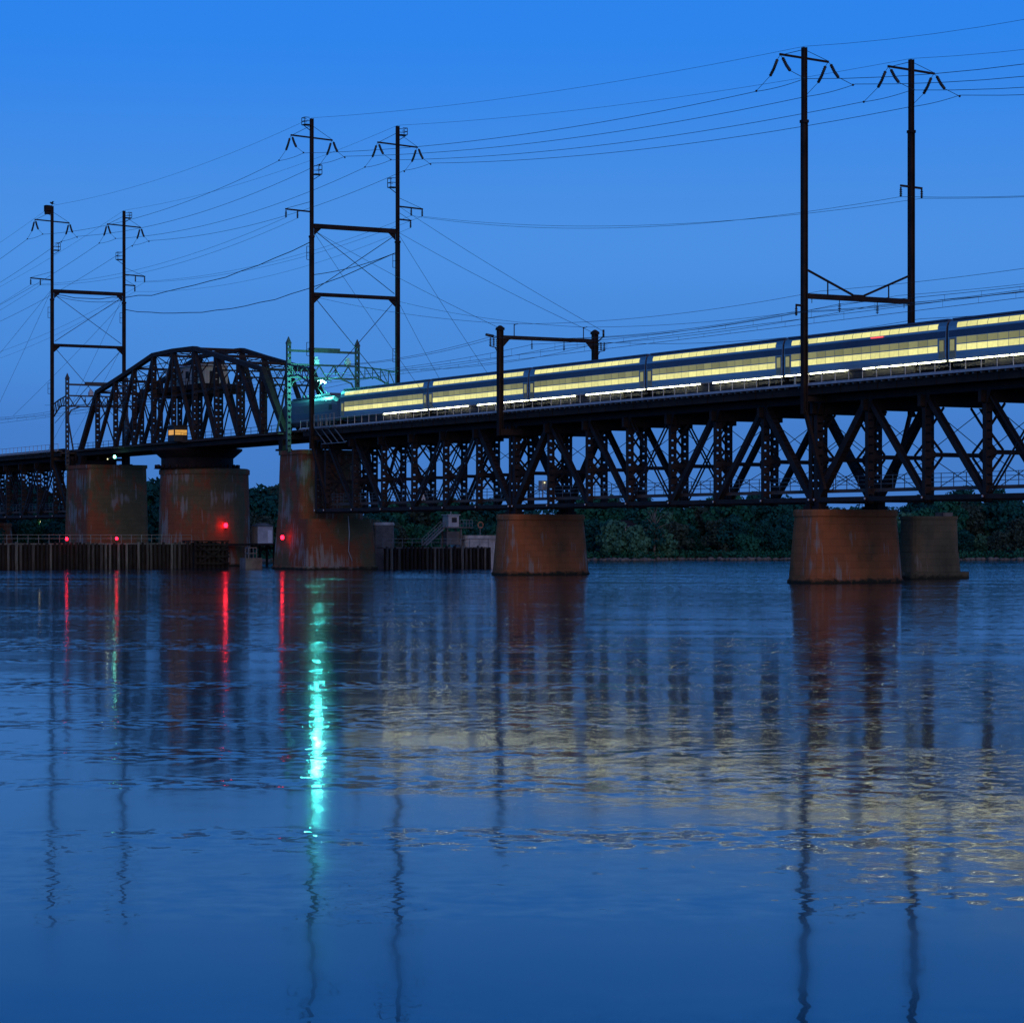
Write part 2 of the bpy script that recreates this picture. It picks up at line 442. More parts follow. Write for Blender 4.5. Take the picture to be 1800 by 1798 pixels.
truss_pier(421.5 + SPAN, 'farthest stone pier, half lost under the deck truss at the left edge', M['pier_mixed'])

AC = 374.2
t = thing('pivot_pier', 'round stone pivot pier with white streaks, under the middle of the curved truss', 'pier', P(AC, 154.2, 0))
def ring(r, z, n=40): return [Vector((r * math.cos(2 * math.pi * k / n), r * math.sin(2 * math.pi * k / n), z)) for k in range(n)]
m = MB(); m.loft([ring(7.3, -3), ring(7.25, .5), ring(6.85, 14.2)]); m.build('drum', M['pier_mixed'], t)
m = MB(); m.loft([ring(7.05, 14.203), ring(7.05, 14.9), ring(6.7, 15.1)]); m.build('coping', M['pier_mixed'], t)

t = thing('abandoned_pier', 'old grey stone pier on a wide ledge, carrying nothing, behind the nearest red pier', 'pier', P(221.5, 175.5, 0), group=None)
m = MB(); m.loft([stadium(7.9, 4.6, -3, r=.6), stadium(7.9, 4.6, .75, r=.6)]); m.build('ledge', M['pier_old'], t)
m = MB(); m.loft([stadium(6.5, 3.7, .752, r=.8), stadium(6.2, 3.4, 2.9, r=.8)]); m.build('base_block', M['pier_old'], t)
m = MB(); m.loft([stadium(6.3, 3.4, 2.902, r=1), stadium(6.1, 3.3, 6.4, r=1)]); m.build('shaft', M['pier_old'], t)
m = MB(); m.loft([stadium(6.25, 3.45, 6.402, r=1), stadium(6.25, 3.45, 6.75, r=1)]); m.build('coping', M['pier_old'], t)
m = MB(); m.box((-.7, 1.4, 6.75), (.7, 2.7, 7.15)); m.build('bearing_block', M['concrete_dark'], t)

# ---------------------------------------------------------------- deck truss spans
ZB, ZT, ZD = 8.15, 17.95, 19.15      # bottom chord pins, top chord, deck top
HB = 3.6                              # half truss spacing
EDGE = 5.7                            # half deck width
def railing(name, x0, x1, y, z, parent, mat, h=1.2, step=2.15, rails=(1.15, .6), t=.07, box=True):
    m = MB(); n = max(1, round((x1 - x0) / step))
    for k in range(n + 1):
        x = x0 + (x1 - x0) * k / n
        m.box((x - t / 2, y - t / 2, z), (x + t / 2, y + t / 2, z + h))
    for rz_ in rails:
        m.box((x0, y - t * .52, z + rz_ - t / 2), (x1, y + t * .52, z + rz_ + t / 2))
    return m.build(name, mat, parent)
def deck_span(a_near, a_far, label, points=None, seed=0):
    rr = random.Random(seed)
    t = thing('deck_truss_span', label, 'bridge span', P(a_far, YC, 0), group='deck truss spans of the railway bridge')
    L = a_far - a_near
    xs = points or [L * k / 7 for k in range(8)]
    N = len(xs) - 1
    for sy_ in (-HB, HB):
        m = MB()
        m.box((xs[0] + .1, sy_ - .3, ZT - .35), (xs[-1] - .1, sy_ + .3, ZT + .35))
        m.build('top_chord', M['steel'], t)
        m = MB()
        for o in (-.32, .32): m.box((xs[0] + .15, sy_ + o - .06, ZB - .22), (xs[-1] - .15, sy_ + o + .06, ZB + .22))
        m.build('bottom_chord', M['steel'], t)
        for i, x in enumerate(xs):
            end = i in (0, N)
            xx = x + (.45 if i == 0 else -.45 if i == N else 0)
            m = MB()
            m.laced((xx, sy_, ZB - .1), (xx, sy_, ZT - .34), .55 if end else .5, .72, .78, .08, .78)
            # gusset plates and the pin at the foot
            m.add([], [])
            for o in (-.36, .36):
                m.add([(xx - .95, sy_ + o, ZT - .35), (xx + .95, sy_ + o, ZT - .35), (xx + .35, sy_ + o, ZT - 1.5), (xx - .35, sy_ + o, ZT - 1.5)], [(0, 1, 2, 3)])
            v = m.build('vertical', M['steel'], t)
            m = MB(); m.tube([(xx, sy_ - .55, ZB), (xx, sy_ + .55, ZB)], .17, 10); m.build('pin', M['steel_dark'], v)
            m = MB(); m.tube([(xx, sy_ - .62, ZB), (xx, sy_ - .545, ZB)], .11, 8); m.build('pin_glint_cap', M['pin'], v)  # glint on the pin put into a pale colour
        for i in range(N):
            xl, xr = xs[i], xs[i + 1]
            if i == 0: xl += .45
            if i == N - 1: xr -= .45
            m = MB()
            if i == 0 and not points:
                m.laced((xl, sy_, ZB), (xr, sy_, ZT - .2), .72, .7, .6, .08, .85)
            elif i == N - 1:
                m.laced((xl, sy_, ZT - .2), (xr, sy_, ZB), .72, .7, .6, .08, .85)
            elif i < N / 2 - .6:
                for o in (-.24, .24): m.beam((xl, sy_ + o, ZT - .2), (xr, sy_ + o, ZB), .1, .5)
            elif i > N / 2 - .4:
                for o in (-.24, .24): m.beam((xl, sy_ + o, ZB), (xr, sy_ + o, ZT - .2), .1, .5)
            else:
                for o in (-.2, .2):
                    m.beam((xl, sy_ + o, ZT - .2), (xr, sy_ + o, ZB), .07, .2); m.beam((xl, sy_ + o + .09, ZB), (xr, sy_ + o + .09, ZT - .2), .07, .2)
            m.build('diagonal', M['steel'], t)
    for i, x in enumerate(xs):
        xx = x + (.45 if i == 0 else -.45 if i == N else 0)
        m = MB(); m.box((xx - .22, -HB - .9, 16.55), (xx + .22, HB + .9, 17.6)); m.build('floor_beam', M['steel'], t)
        m = MB()
        m.laced((xx, -HB + .3, 12.1), (xx, HB - .3, 12.1), .3, .3, 40)
        m.box((xx - .18, -HB + .33, 11.9), (xx + .18, HB - .33, 12.3)); m.build('cross_strut', M['steel'], t)
        m = MB()
        for z0, z1 in ((12.3, 16.5), (ZB + .3, 11.9)):
            m.tube([(xx - .1, -HB + .3, z0), (xx - .1, HB - .3, z1)], .04, 5); m.tube([(xx + .1, -HB + .3, z1), (xx + .1, HB - .3, z0)], .04, 5)
        for sg in (-1, 1):
            y0 = sg * (HB - .3)
            for ya, za, yb, zb in ((1.7, 16.5, 0, 14.4), (1.5, 12.3, 0, 13.9), (1.5, 11.9, 0, 10.2)):
                m.beam((xx, y0 - sg * ya, za), (xx, y0, zb), .14, .2)
                m.add([(xx, y0, za), (xx, y0 - sg * .8, za), (xx, y0, zb + (za - zb) * .5)], [(0, 1, 2)])
        m.build('sway_brace', M['steel'], t)
        m = MB(); m.box((xx - .2, -HB + .4, ZB - .35), (xx + .2, HB - .4, ZB + .15)); m.build('bottom_strut', M['steel'], t)
    m = MB()
    for i in range(N):
        m.beam((xs[i], -HB + .4, ZB - .2), (xs[i + 1], HB - .4, ZB - .2), .16, .12); m.beam((xs[i], HB - .4, ZB - .05), (xs[i + 1], -HB + .4, ZB - .05), .16, .12)
    m.build('bottom_lateral_brace', M['steel'], t)
    for y in (-2.9, -1.1, 1.1, 2.9):
        m = MB(); m.box((xs[0] + .05, y - .18, 17.62), (xs[-1] - .05, y + .18, 18.72)); m.build('stringer', M['steel'], t)
    for y in (-EDGE + .1, EDGE - .1):
        m = MB(); m.box((xs[0] + .02, y - .1, 18.3), (xs[-1] - .02, y + .1, 19.14))
        for k in range(int(L / 2.9)):
            x = xs[0] + 1 + k * 2.9
            m.box((x - .05, y - .16, 18.33), (x + .05, y - .1, 19.1))
        m.build('edge_girder', M['fascia'], t)
    m = MB(); m.box((xs[0] + .02, -EDGE + .21, 18.73), (xs[-1] - .02, EDGE - .21, 18.95)); m.build('deck', M['plank'], t)
    m = MB(); m.box((xs[0] + .02, -EDGE - .5, 19.15), (xs[-1] - .02, -EDGE + .35, 19.24))
    k = 0
    while 1 + k * 1.1 < L - .5:
        x = xs[0] + .6 + k * 1.1; m.box((x - .09, -EDGE - .42, 18.98), (x + .09, -EDGE - .002, 19.148)); k += 1
    m.build('walkway_grating', M['rail_grey'], t)
    m = MB(); m.box((xs[0] + .02, -EDGE - .56, 19.16), (xs[-1] - .02, -EDGE - .505, 19.40)); m.build('toe_board', M['rail_pale'], t)
    m = MB(); m.box((xs[0] + .02, -EDGE + .6, 18.952), (xs[-1] - .02, -EDGE + .85, 19.62)); m.box((xs[0] + .02, 3.6, 18.952), (xs[-1] - .02, 3.85, 19.6)); m.build('guard_timber', M['steel_dark'], t)
    railing('deck_railing', xs[0] + .1, xs[-1] - .1, -EDGE - .4, 19.241, t, M['rail_pale'], 1.2, 2.15, (1.15,), .06)
    railing('deck_railing', xs[0] + .1, xs[-1] - .1, EDGE - .2, 19.15, t, M['rail_grey'], 1.2, 2.15)
    # maintenance walkway along the bottom chord
    m = MB(); m.box((xs[0] + .1, -HB + .75, 9.05), (xs[-1] - .1, -HB + 2.3, 9.13)); m.box((xs[0] + .1, -HB + .60, 8.80), (xs[-1] - .1, -HB + .745, 9.14)); m.build('lower_walkway', M['plank'], t)
    railing('lower_railing', xs[0] + .2, xs[-1] - .2, -HB + 2.25, 9.131, t, M['rail_grey'], 1.35, 1.8, (1.3, .9, .5), .06)
    return t
deck_span(A1 - SPAN, A1, 'deck truss span at the right edge, nearest the camera, braces large', seed=1)
deck_span(A1, A2, 'deck truss span between the two red piers', seed=2)
pts = [0, 3.4] + [3.4 + (322.3 - 3.4 - A2) * k / 6 for k in range(1, 7)]
deck_span(A2, 322.3, 'deck truss span from the stepped pier to the middle red pier', pts, seed=3)
deck_span(421.5, 421.5 + SPAN, 'farthest deck truss span, low at the left edge beyond the curved truss', seed=4)

# ---------------------------------------------------------------- swing span
t = thing('swing_truss_span', 'curved-top through truss swing span turning on the round pier', 'bridge span', P(AC, YC, 0))
HW = 3.9
PAN = 8.5
zt = {4: 28.6, 3: 30.1, 2: 31.6, 1: 33.2, 0: 33.35}
bx = [PAN * k for k in range(-5, 6)]
ZC0 = 18.75
for sy_ in (-HW, HW):
    m = MB()
    tops = [(PAN * k, zt[abs(k)]) for k in range(-4, 5)]
    for (x0, z0), (x1, z1) in zip(tops, tops[1:]):
        m.beam((x0, sy_, z0), (x1, sy_, z1), .75, .65)
    m.build('top_chord', M['steel'], t)
    m = MB(); m.box((-5 * PAN - .6, sy_ - .4, ZC0 - .55), (5 * PAN + .6, sy_ + .4, ZC0 + .55)); m.build('bottom_chord', M['fascia'], t)
    for s in (-1, 1):
        m = MB(); m.beam((s * 5 * PAN, sy_, ZC0), (s * 4 * PAN, sy_, zt[4]), .75, .85); m.build('end_post', M['steel'], t)
    for k in range(-4, 5):
        m = MB()
        wv = .75 if abs(k) in (1,) else .55
        m.laced((PAN * k, sy_, ZC0 + .5), (PAN * k, sy_, zt[abs(k)] - .3), wv, .7, .9, .1, .82)
        m.build('vertical', M['steel'], t)
    for k in range(-4, 4):
        m = MB(); ka, kb = abs(k), abs(k + 1)
        if k < 0: pa, pb = (PAN * k, sy_, ZC0 + .3), (PAN * (k + 1), sy_, zt[kb] - .2)
        else: pa, pb = (PAN * k, sy_, zt[ka] - .2), (PAN * (k + 1), sy_, ZC0 + .3)
        m.beam(pa, pb, .5, .62)
        m.build('diagonal', M['steel'], t)
        m = MB()
        if k < 0: pa, pb = (PAN * k, sy_ + .05, zt[ka] - .2), (PAN * (k + 1), sy_ + .05, ZC0 + .3)
        else: pa, pb = (PAN * k, sy_ + .05, ZC0 + .3), (PAN * (k + 1), sy_ + .05, zt[kb] - .2)
        m.beam(pa, pb, .16, .18)
        m.build('counter_brace', M['steel'], t)
for k in range(-4, 5):
    z = zt[abs(k)]; x = PAN * k
    m = MB()
    m.box((x - .18, -HW + .38, z - .2), (x + .18, HW - .38, z + .15))
    m.box((x - .1, -HW + .38, z - 2.3), (x + .1, HW - .38, z - 2.05))
    nseg = 6
    for i in range(nseg):
        y0 = -HW + .4 + (2 * HW - .8) * i / nseg; y1 = -HW + .4 + (2 * HW - .8) * (i + 1) / nseg
        m.beam((x, y0, z - 2.1 if i % 2 else z - .2), (x, y1, z - .2 if i % 2 else z - 2.1), .09, .09)
    for sg in (-1, 1): m.beam((x, sg * (HW - .35), z - 4.6), (x, sg * (HW - 2.2), z - 2.2), .16, .16)
    m.build('portal_strut', M['steel'], t)
m = MB()
for k in range(-4, 4):
    za, zb = zt[abs(k)], zt[abs(k + 1)]
    m.beam((PAN * k, -HW + .4, za), (PAN * (k + 1), HW - .4, zb), .12, .12); m.beam((PAN * k, HW - .4, za - .1), (PAN * (k + 1), -HW + .4, zb - .1), .12, .12)
m.build('top_lateral_brace', M['steel'], t)
for k in range(-5, 6):
    m = MB(); m.box((PAN * k - .2, -HW + .41, ZC0 - .5), (PAN * k + .2, HW - .41, ZC0 + .15)); m.build('floor_beam', M['steel'], t)
for y in (-2.8, -1.2, 1.2, 2.8):
    m = MB(); m.box((-5 * PAN - .5, y - .15, ZC0 + .152), (5 * PAN + .5, y + .15, ZC0 + .42)); m.build('stringer', M['steel'], t)
m = MB(); m.box((-5 * PAN - .5, -HW + .42, ZC0 + .422), (5 * PAN + .5, HW - .42, ZC0 + .58)); m.build('deck', M['plank'], t)
m = MB(); m.box((-5 * PAN, -HW - 1.3, ZC0 + .2), (5 * PAN, -HW - .42, ZC0 + .3)); m.build('side_walkway', M['plank'], t)
railing('walkway_railing', -5 * PAN, 5 * PAN, -HW - 1.25, ZC0 + .302, t, M['steel'], 1.2, 2.4, (1.15, .6), .06)
railing('walkway_railing', -5 * PAN, 5 * PAN, HW + .9, ZC0 + .302, t, M['steel'], 1.2, 2.4, (1.15, .6), .06)
m = MB(); m.box((-5 * PAN, HW + .42, ZC0 + .2), (5 * PAN, HW + 1.0, ZC0 + .3)); m.build('side_walkway', M['plank'], t)
# turntable under the span
m = MB()
m.loft([ring(5.6, 15.15), ring(5.6, 16.7), ring(7.0, 17.9), ring(7.0, 18.19)])
m.build('turntable_drum', M['steel_dark'], t)
m = MB()
for k in range(28):
    an = 2 * math.pi * k / 28
    m.tube([(6.25 * math.cos(an), 6.25 * math.sin(an), 15.42), (6.6 * math.cos(an), 6.6 * math.sin(an), 15.42)], .3, 8)
m.loft([ring(6.75, 15.11), ring(6.75, 15.14)])
m.build('roller_ring', M['steel_dark'], t)
for s in (-1, 1):
    m = MB()
    for y in (-3.9, 3.9): m.box((s * 41.5 - .7, y - .5, 16.65), (s * 41.5 + .7, y + .5, ZC0 - .56)); m.box((s * 41.5 - 1.1, y - .8, 16.62), (s * 41.5 + 1.1, y + .8, 16.9))
    m.build('end_wedge', M['steel_dark'], t)
# machinery platform
m = MB(); m.box((-9.5, -3.3, 27.1), (9.5, 3.3, 27.9))
for k in (-1, 0, 1): m.box((PAN * k - .25, -HW + .36, 26.4), (PAN * k + .25, HW - .36, 27.09))
m.build('machinery_platform', M['steel_dark'], t)
railing('platform_railing', -9.4, 9.4, -3.2, 27.9, t, M['steel'], 1.1, 1.6, (1.05, .55), .06)

mh = thing('machinery_house', 'pale machinery house high inside the curved truss', 'machinery house', P(AC, YC, 27.9))
m = MB(); m.box((-7.2, -2.4, .01), (6.4, 2.4, 2.9)); m.build('wall', M['white_house'], mh)
m = MB(); m.loft([[Vector((-7.5, -2.7, 2.902)), Vector((6.7, -2.7, 2.902)), Vector((6.7, 2.7, 2.902)), Vector((-7.5, 2.7, 2.902))], [Vector((-7.4, -.1, 3.6)), Vector((6.6, -.1, 3.6)), Vector((6.6, .1, 3.6)), Vector((-7.4, .1, 3.6))]])
m.build('roof', M['cabin'], mh)
for x, wz in ((-5.2, 1.2), (-2.0, 1.2), (1.2, 1.2)):
    m = MB(); m.box((x, -2.44, 1.1), (x + wz, -2.40, 2.2)); m.build('window', M['black'], mh)
m = MB(); m.box((6.402, -.6, .05), (6.44, .4, 2.1)); m.build('door', M['black'], mh)

cb_ = thing('operator_cabin', 'small dark cabin with an amber lit window on the walkway of the curved truss', 'cabin', P(368.6, 147.5, 19.06))
m = MB(); m.box((-1.3, -1.1, .01), (1.3, 1.1, 2.3)); m.build('wall', M['car_dark'], cb_)
m = MB(); m.box((-1.45, -1.25, 2.302), (1.45, 1.25, 2.45)); m.build('roof', M['black'], cb_)
m = MB(); m.box((-.9, -1.14, 1.0), (1.1, -1.102, 1.75)); m.build('side_window', M['lamp_amber'], cb_)
m = MB(); m.box((1.302, -.95, 1.0), (1.34, .95, 1.75)); m.build('end_window', M['lamp_amber'], cb_)
m = MB(); m.box((1.341, -.98, 1.34), (1.36, .98, 1.39)); m.box((1.341, -.03, 1.0), (1.36, .03, 1.338)); m.build('window_bar', M['black'], cb_)

# ---------------------------------------------------------------- track
for yt, lb in ((151.0, 'near'), (155.0, 'far')):
    m = MB()
    for s in (-.75, .75): m.box((-560, yt + s - .04, 19.52 - .16), (-120, yt + s + .04, 19.52))
    a = 121
    while a < 560:
        m.box((-a - .12, yt - 1.3, 19.36 - .002 - .2), (-a + .12, yt + 1.3, 19.358)); a += .62
    struct(m.build('railway_track', M['car_dark']))

# ---------------------------------------------------------------- catenary towers
def v_strings(p, parent, far_first=True, L=2.0):
    for s in (-1, 1):
        p0 = Vector(p) + Vector((s * .45, 0, -.35)); p1 = Vector(p) + Vector((s * 1.65, 0, -1.75)); p2 = Vector(p) + Vector((s * 4.0, 0, -2.85))
        mid = (p0 + p1) / 2 + Vector((0, 0, -.12))
        m = MB(); m.tube([p0, mid, p1], .13, 7)
        for q in range(9):
            c = p0 + (p1 - p0) * (q + .5) / 9 - Vector((0, 0, .1 * (1 - abs(q - 4) / 4.5)))
            dd = (p1 - p0).normalized(); m.tube([c - dd * .03, c + dd * .03], .165, 8)
        m.build('insulator_string', M['glassins'], parent)
        m = MB(); m.tube([Vector(p), p0], .03, 4); m.tube([p1, p2], .03, 4); m.ball(p2, .12, 6, 4); m.build('link_rod', M['wire'], parent)
def cross_arm(y0, y1, z, parent, stays=None, pend=()):
    m = MB(); m.beam((0, y0, z + .12 * abs(y0 - y1) / 3), (0, y1, z), .16, .2)
    if stays:
        for (ya, za, yb, zb) in stays: m.tube([(0, ya, za), (0, yb, zb)], .03, 4)
    o = m.build('cross_arm', M['steel_dark'], parent)
    for y in pend:
        mm = MB(); mm.tube([(0, y, z - .05), (0, y, z - 1.0)], .09, 6); 
        for q in range(4): mm.tube([(0, y, z - .3 - q * .18), (0, y, z - .36 - q * .18)], .15, 7)
        mm.build('pin_insulator', M['glassins'], parent)
    return o
def cage(y, z, s, parent, h=1.25):
    """small railed step beside the pole"""
    m = MB(); y1 = y + s * 1.0; t_ = .07
    m.box((-.5, min(y, y1), z - .06), (.5, max(y, y1), z + .06))
    for x in (-.5, .5):
        m.beam((x, y1, z), (x, y1, z + h), t_); m.beam((x, y + s * .3, z + h), (x, y1, z + h), t_); m.beam((x, y + s * .2, z + h * .5), (x, y1, z + h * .5), t_)
    m.beam((-.5, y1, z + h), (.5, y1, z + h), t_); m.beam((-.5, y1, z + h * .5), (.5, y1, z + h * .5), t_)
    m.beam((0, y, z - .7), (0, y1, z - .06), .08)
    m.build('step_cage', M['steel_dark'], parent)
YN, YF = -6.5, 6.5
def pole(y, z0, zs, z1, parent, w0=.52, w1=.43):
    m = MB()
    for wz, za, zb in ((w0, z0, zs), (w1, zs + .001, z1)):
        f = wz; wb = .12
        m.box((-f / 2, y - f / 2, za), (f / 2, y - f / 2 + wb, zb)); m.box((-f / 2, y + f / 2 - wb, za), (f / 2, y + f / 2, zb))
        m.box((-.12, y - f / 2 + wb, za), (.12, y + f / 2 - wb, zb))
    m.box((-w0 / 2 - .06, y - w0 / 2 - .06, zs - .3), (w0 / 2 + .06, y + w0 / 2 + .06, zs - .02))
    return m.build('pole', M['steel_dark'], parent)
def leg_bracket(y, parent, zb=16.4):
    s = 1 if y < 0 else -1
    m = MB()
    m.beam((0, y, 17.9), (0, s * -HB, 17.9), .3, .5); m.beam((0, y + s * .1, zb + .4), (0, -s * HB - s * .5, ZB + 1.0), .4, .3)
    m.build('knee_brace', M['steel'], parent)
def tall_tower(a, label):
    t = thing('catenary_tower', label, 'power tower', P(a, YC, 0), group='tall two-legged power towers on the bridge')
    for y in (YN, YF):
        pl = pole(y, 16.4, 45.3, 61.1, t); leg_bracket(y, t)
    for z, hh in ((46.6, .62), (37.35, .5)):
        m = MB(); m.box((-.2, YN + .33, z - hh / 2), (.2, YF - .33, z + hh / 2)); 
        for s in (-1, 1):
            y = s * (YF - .33); m.add([(0, y, z - hh / 2), (0, y - s * 1.1, z - hh / 2), (0, y, z - hh / 2 - 1.0)], [(0, 1, 2)])
        m.build('crossbeam', M['steel_dark'], t)
    for z0, z1 in ((38.0, 46.0), (24.0, 37.0)):
        for s in (-1, 1):
            m = MB(); m.tube([(.1 * s, s * YN * .93, z0), (.1 * s, -s * YN * .93, z1)], .05, 5); m.build('tie_rod', M['wire'], t)
    for y in (YN, YF):
        cross_arm(y - 3.1, y + 3.1, 58.4, t, [(y, 60.2, y - 3.0, 58.6), (y, 60.2, y + 3.0, 58.5)])
        v_strings((0, y - 3.05, 58.6), t); v_strings((0, y + 3.05, 58.4), t)
    cross_arm(YN - 3.9, YN - .3, 48.5, t, [(YN, 49.9, YN - 3.7, 48.75)], (YN - 3.8, YN - 2.1))
    cross_arm(YF + .3, YF + 3.9, 49.9, t, [(YF, 51.3, YF + 3.7, 50.0)], (YF + 3.8, YF + 2.1))
    cross_arm(YF + .3, YF + 2.1, 48.2, t, [(YF, 49.3, YF + 1.9, 48.3)], (YF + 2.0,))
    cage(YN + .3, 53.6, 1, t); cage(YF - .3, 52.6, -1, t)
    cage(YN - .25, 60.2, -1, t, .95); cage(YF + .25, 59.9, 1, t, .95)
    for y, z in ((YN - .34, 42.0), (YF - .34, 41.6), (YN - .34, 29.0), (YF - .34, 28.6)):
        m = MB()
        for zz in (0, .9, 1.8): m.beam((0, y, z + zz), (0, y - .4, z + zz), .06)
        m.beam((0, y - .4, z), (0, y - .4, z + 1.8), .06); m.build('ladder_hoop', M['steel_dark'], t)
    m = MB()
    for x in (-.2, .2): m.beam((x - .42, YN, 17), (x - .42, YN, 47), .04)
    for k in range(75): m.box((-.62, YN - .015, 17.2 + k * .4), (-.22, YN + .015, 17.23 + k * .4))
    m.build('ladder', M['steel_dark'], t)
    return t
tall_tower(317.7, 'tall two-legged power tower rising over the right end of the curved truss')
tall_tower(423.5, 'tall two-legged power tower at the far left, beyond the curved truss, smallest of its kind')

t = thing('catenary_tower', 'tall two-legged power tower nearest the camera, with a kinked truss beam above the train', 'power tower', P(204.1, YC, 0), group='tall two-legged power towers on the bridge')
for y in (YN, YF):
    pole(y, 16.4, 44.9, 51.9, t, .53, .44); leg_bracket(y, t)
m = MB(); m.box((-.2, YN + .35, 27.6), (.2, YF - .35, 28.1)); m.build('crossbeam', M['steel_dark'], t)
m = MB()
for s in (-1, 1):
    m.beam((0, s * 6.2, 30.4), (0, s * .7, 28.2), .14, .2); m.beam((0, s * 3.7, 28.1), (0, s * 3.7, 29.4), .1, .1)
m.box((-.07, -.8, 28.102), (.07, .8, 28.25)); m.build('bracing_strut', M['steel_dark'], t)
for y in (YN, YF):
    cross_arm(y - 2.9, y + 2.9, 50.75, t, [(y, 51.7, y - 2.8, 50.9), (y, 51.7, y + 2.8, 50.85)])
    v_strings((0, y - 2.85, 50.9), t); v_strings((0, y + 2.85, 50.75), t)
cross_arm(YF - 1.35, YF + 1.35, 39.2, t, None, (YF - 1.3, YF + 1.3))
cross_arm(YN - 1.0, YN - .35, 26.9, t, None, (YN - .95,))
for y in (-2.3, 2.3, -5.6, 5.6):
    m = MB(); L = 1.15 if abs(y) < 3 else .4
    m.tube([(0, y, 27.6), (0, y, 27.6 - L)], .04, 5)
    if L > 1:
        for q in range(4): m.tube([(0, y, 27.25 - q * .2), (0, y, 27.18 - q * .2)], .16, 7)
    m.build('hanger', M['glassins'], t)

# low portal
t = thing('catenary_portal', 'low two-legged wire portal between the towers, standing over the middle red pier', 'portal', P(265.0, YC, 0))
for y in (YN, YF):
    m = MB()
    f = .62
    m.box((-f / 2, y - f / 2, 16.4), (f / 2, y - f / 2 + .13, 28.8)); m.box((-f / 2, y + f / 2 - .13, 16.4), (f / 2, y + f / 2, 28.8)); m.box((-.1, y - f / 2 + .13, 16.4), (.1, y + f / 2 - .13, 28.8))
    m.loft([[Vector((x * .4, y + yy * .4, 28.8)) for x, yy in ((1, 1), (-1, 1), (-1, -1), (1, -1))], [Vector((x * .4, y + yy * .4, 29.05)) for x, yy in ((1, 1), (-1, 1), (-1, -1), (1, -1))], [Vector((x * .1, y + yy * .1, 29.35)) for x, yy in ((1, 1), (-1, 1), (-1, -1), (1, -1))]])
    m.build('pole', M['steel_dark'], t)
    s = 1 if y < 0 else -1
    m = MB(); m.box((-.3, min(y, s * -HB), 16.5), (.3, max(y, s * -HB), 17.2)); m.build('bracket', M['steel'], t)
    # insulator cluster facing outward
    m = MB(); yo = y - s * .5
    m.beam((0, y, 26.6), (0, yo - s * .9, 26.9), .1); m.beam((0, y, 25.6), (0, yo - s * .2, 26.8), .08)
    for k in range(3):
        yy = yo + s * (-.8 + k * .45)
        for q in range(4): m.tube([(0, yy, 26.95 + q * .22), (0, yy, 27.03 + q * .22)], .17, 8)
        m.tube([(0, yy, 26.9), (0, yy, 27.9)], .06, 5)
    m.build('insulator_cluster', M['glassins'], t)
m = MB(); m.box((-.16, YN + .3, 27.75), (.16, YF - .3, 28.2))
for s in (-1, 1): m.add([(0, s * (YF - .3), 27.75), (0, s * (YF - 1.3), 27.75), (0, s * (YF - .3), 26.7)], [(0, 1, 2)])
m.build('crossbeam', M['steel_dark'], t)
for y in (YN + 1.9, YF - 1.6):
    m = MB(); m.tube([(0, y, 28.2), (0, y, 29.6)], .06, 5); m.beam((0, y, 29.5), (0, y + .5, 29.65), .08); m.build('mast_stub', M['steel_dark'], t)
for y in (-2.2, 2.2):
    m = MB(); m.tube([(0, y, 27.75), (0, y, 26.7)], .05, 5); 
    for q in range(4): m.tube([(0, y, 27.35 - q * .17), (0, y, 27.3 - q * .17)], .14, 7)
    m.build('hanger', M['glassins'], t)
m = MB(); m.beam((0, YN - .2, 28.0), (0, YN - 1.4, 28.1), .1); m.tube([(0, YN - .9, 28.05), (0, YN - 1.9, 28.2)], .17, 7); m.build('side_insulator', M['glassins'], t)
m = MB(); m.beam((0, YF, 27.6), (0, YF + 1.2, 28.6), .12); m.tube([(0, YF + 1.2, 28.5), (0, YF + 1.2, 29.4)], .13, 7); m.build('side_insulator', M['glassins'], t)

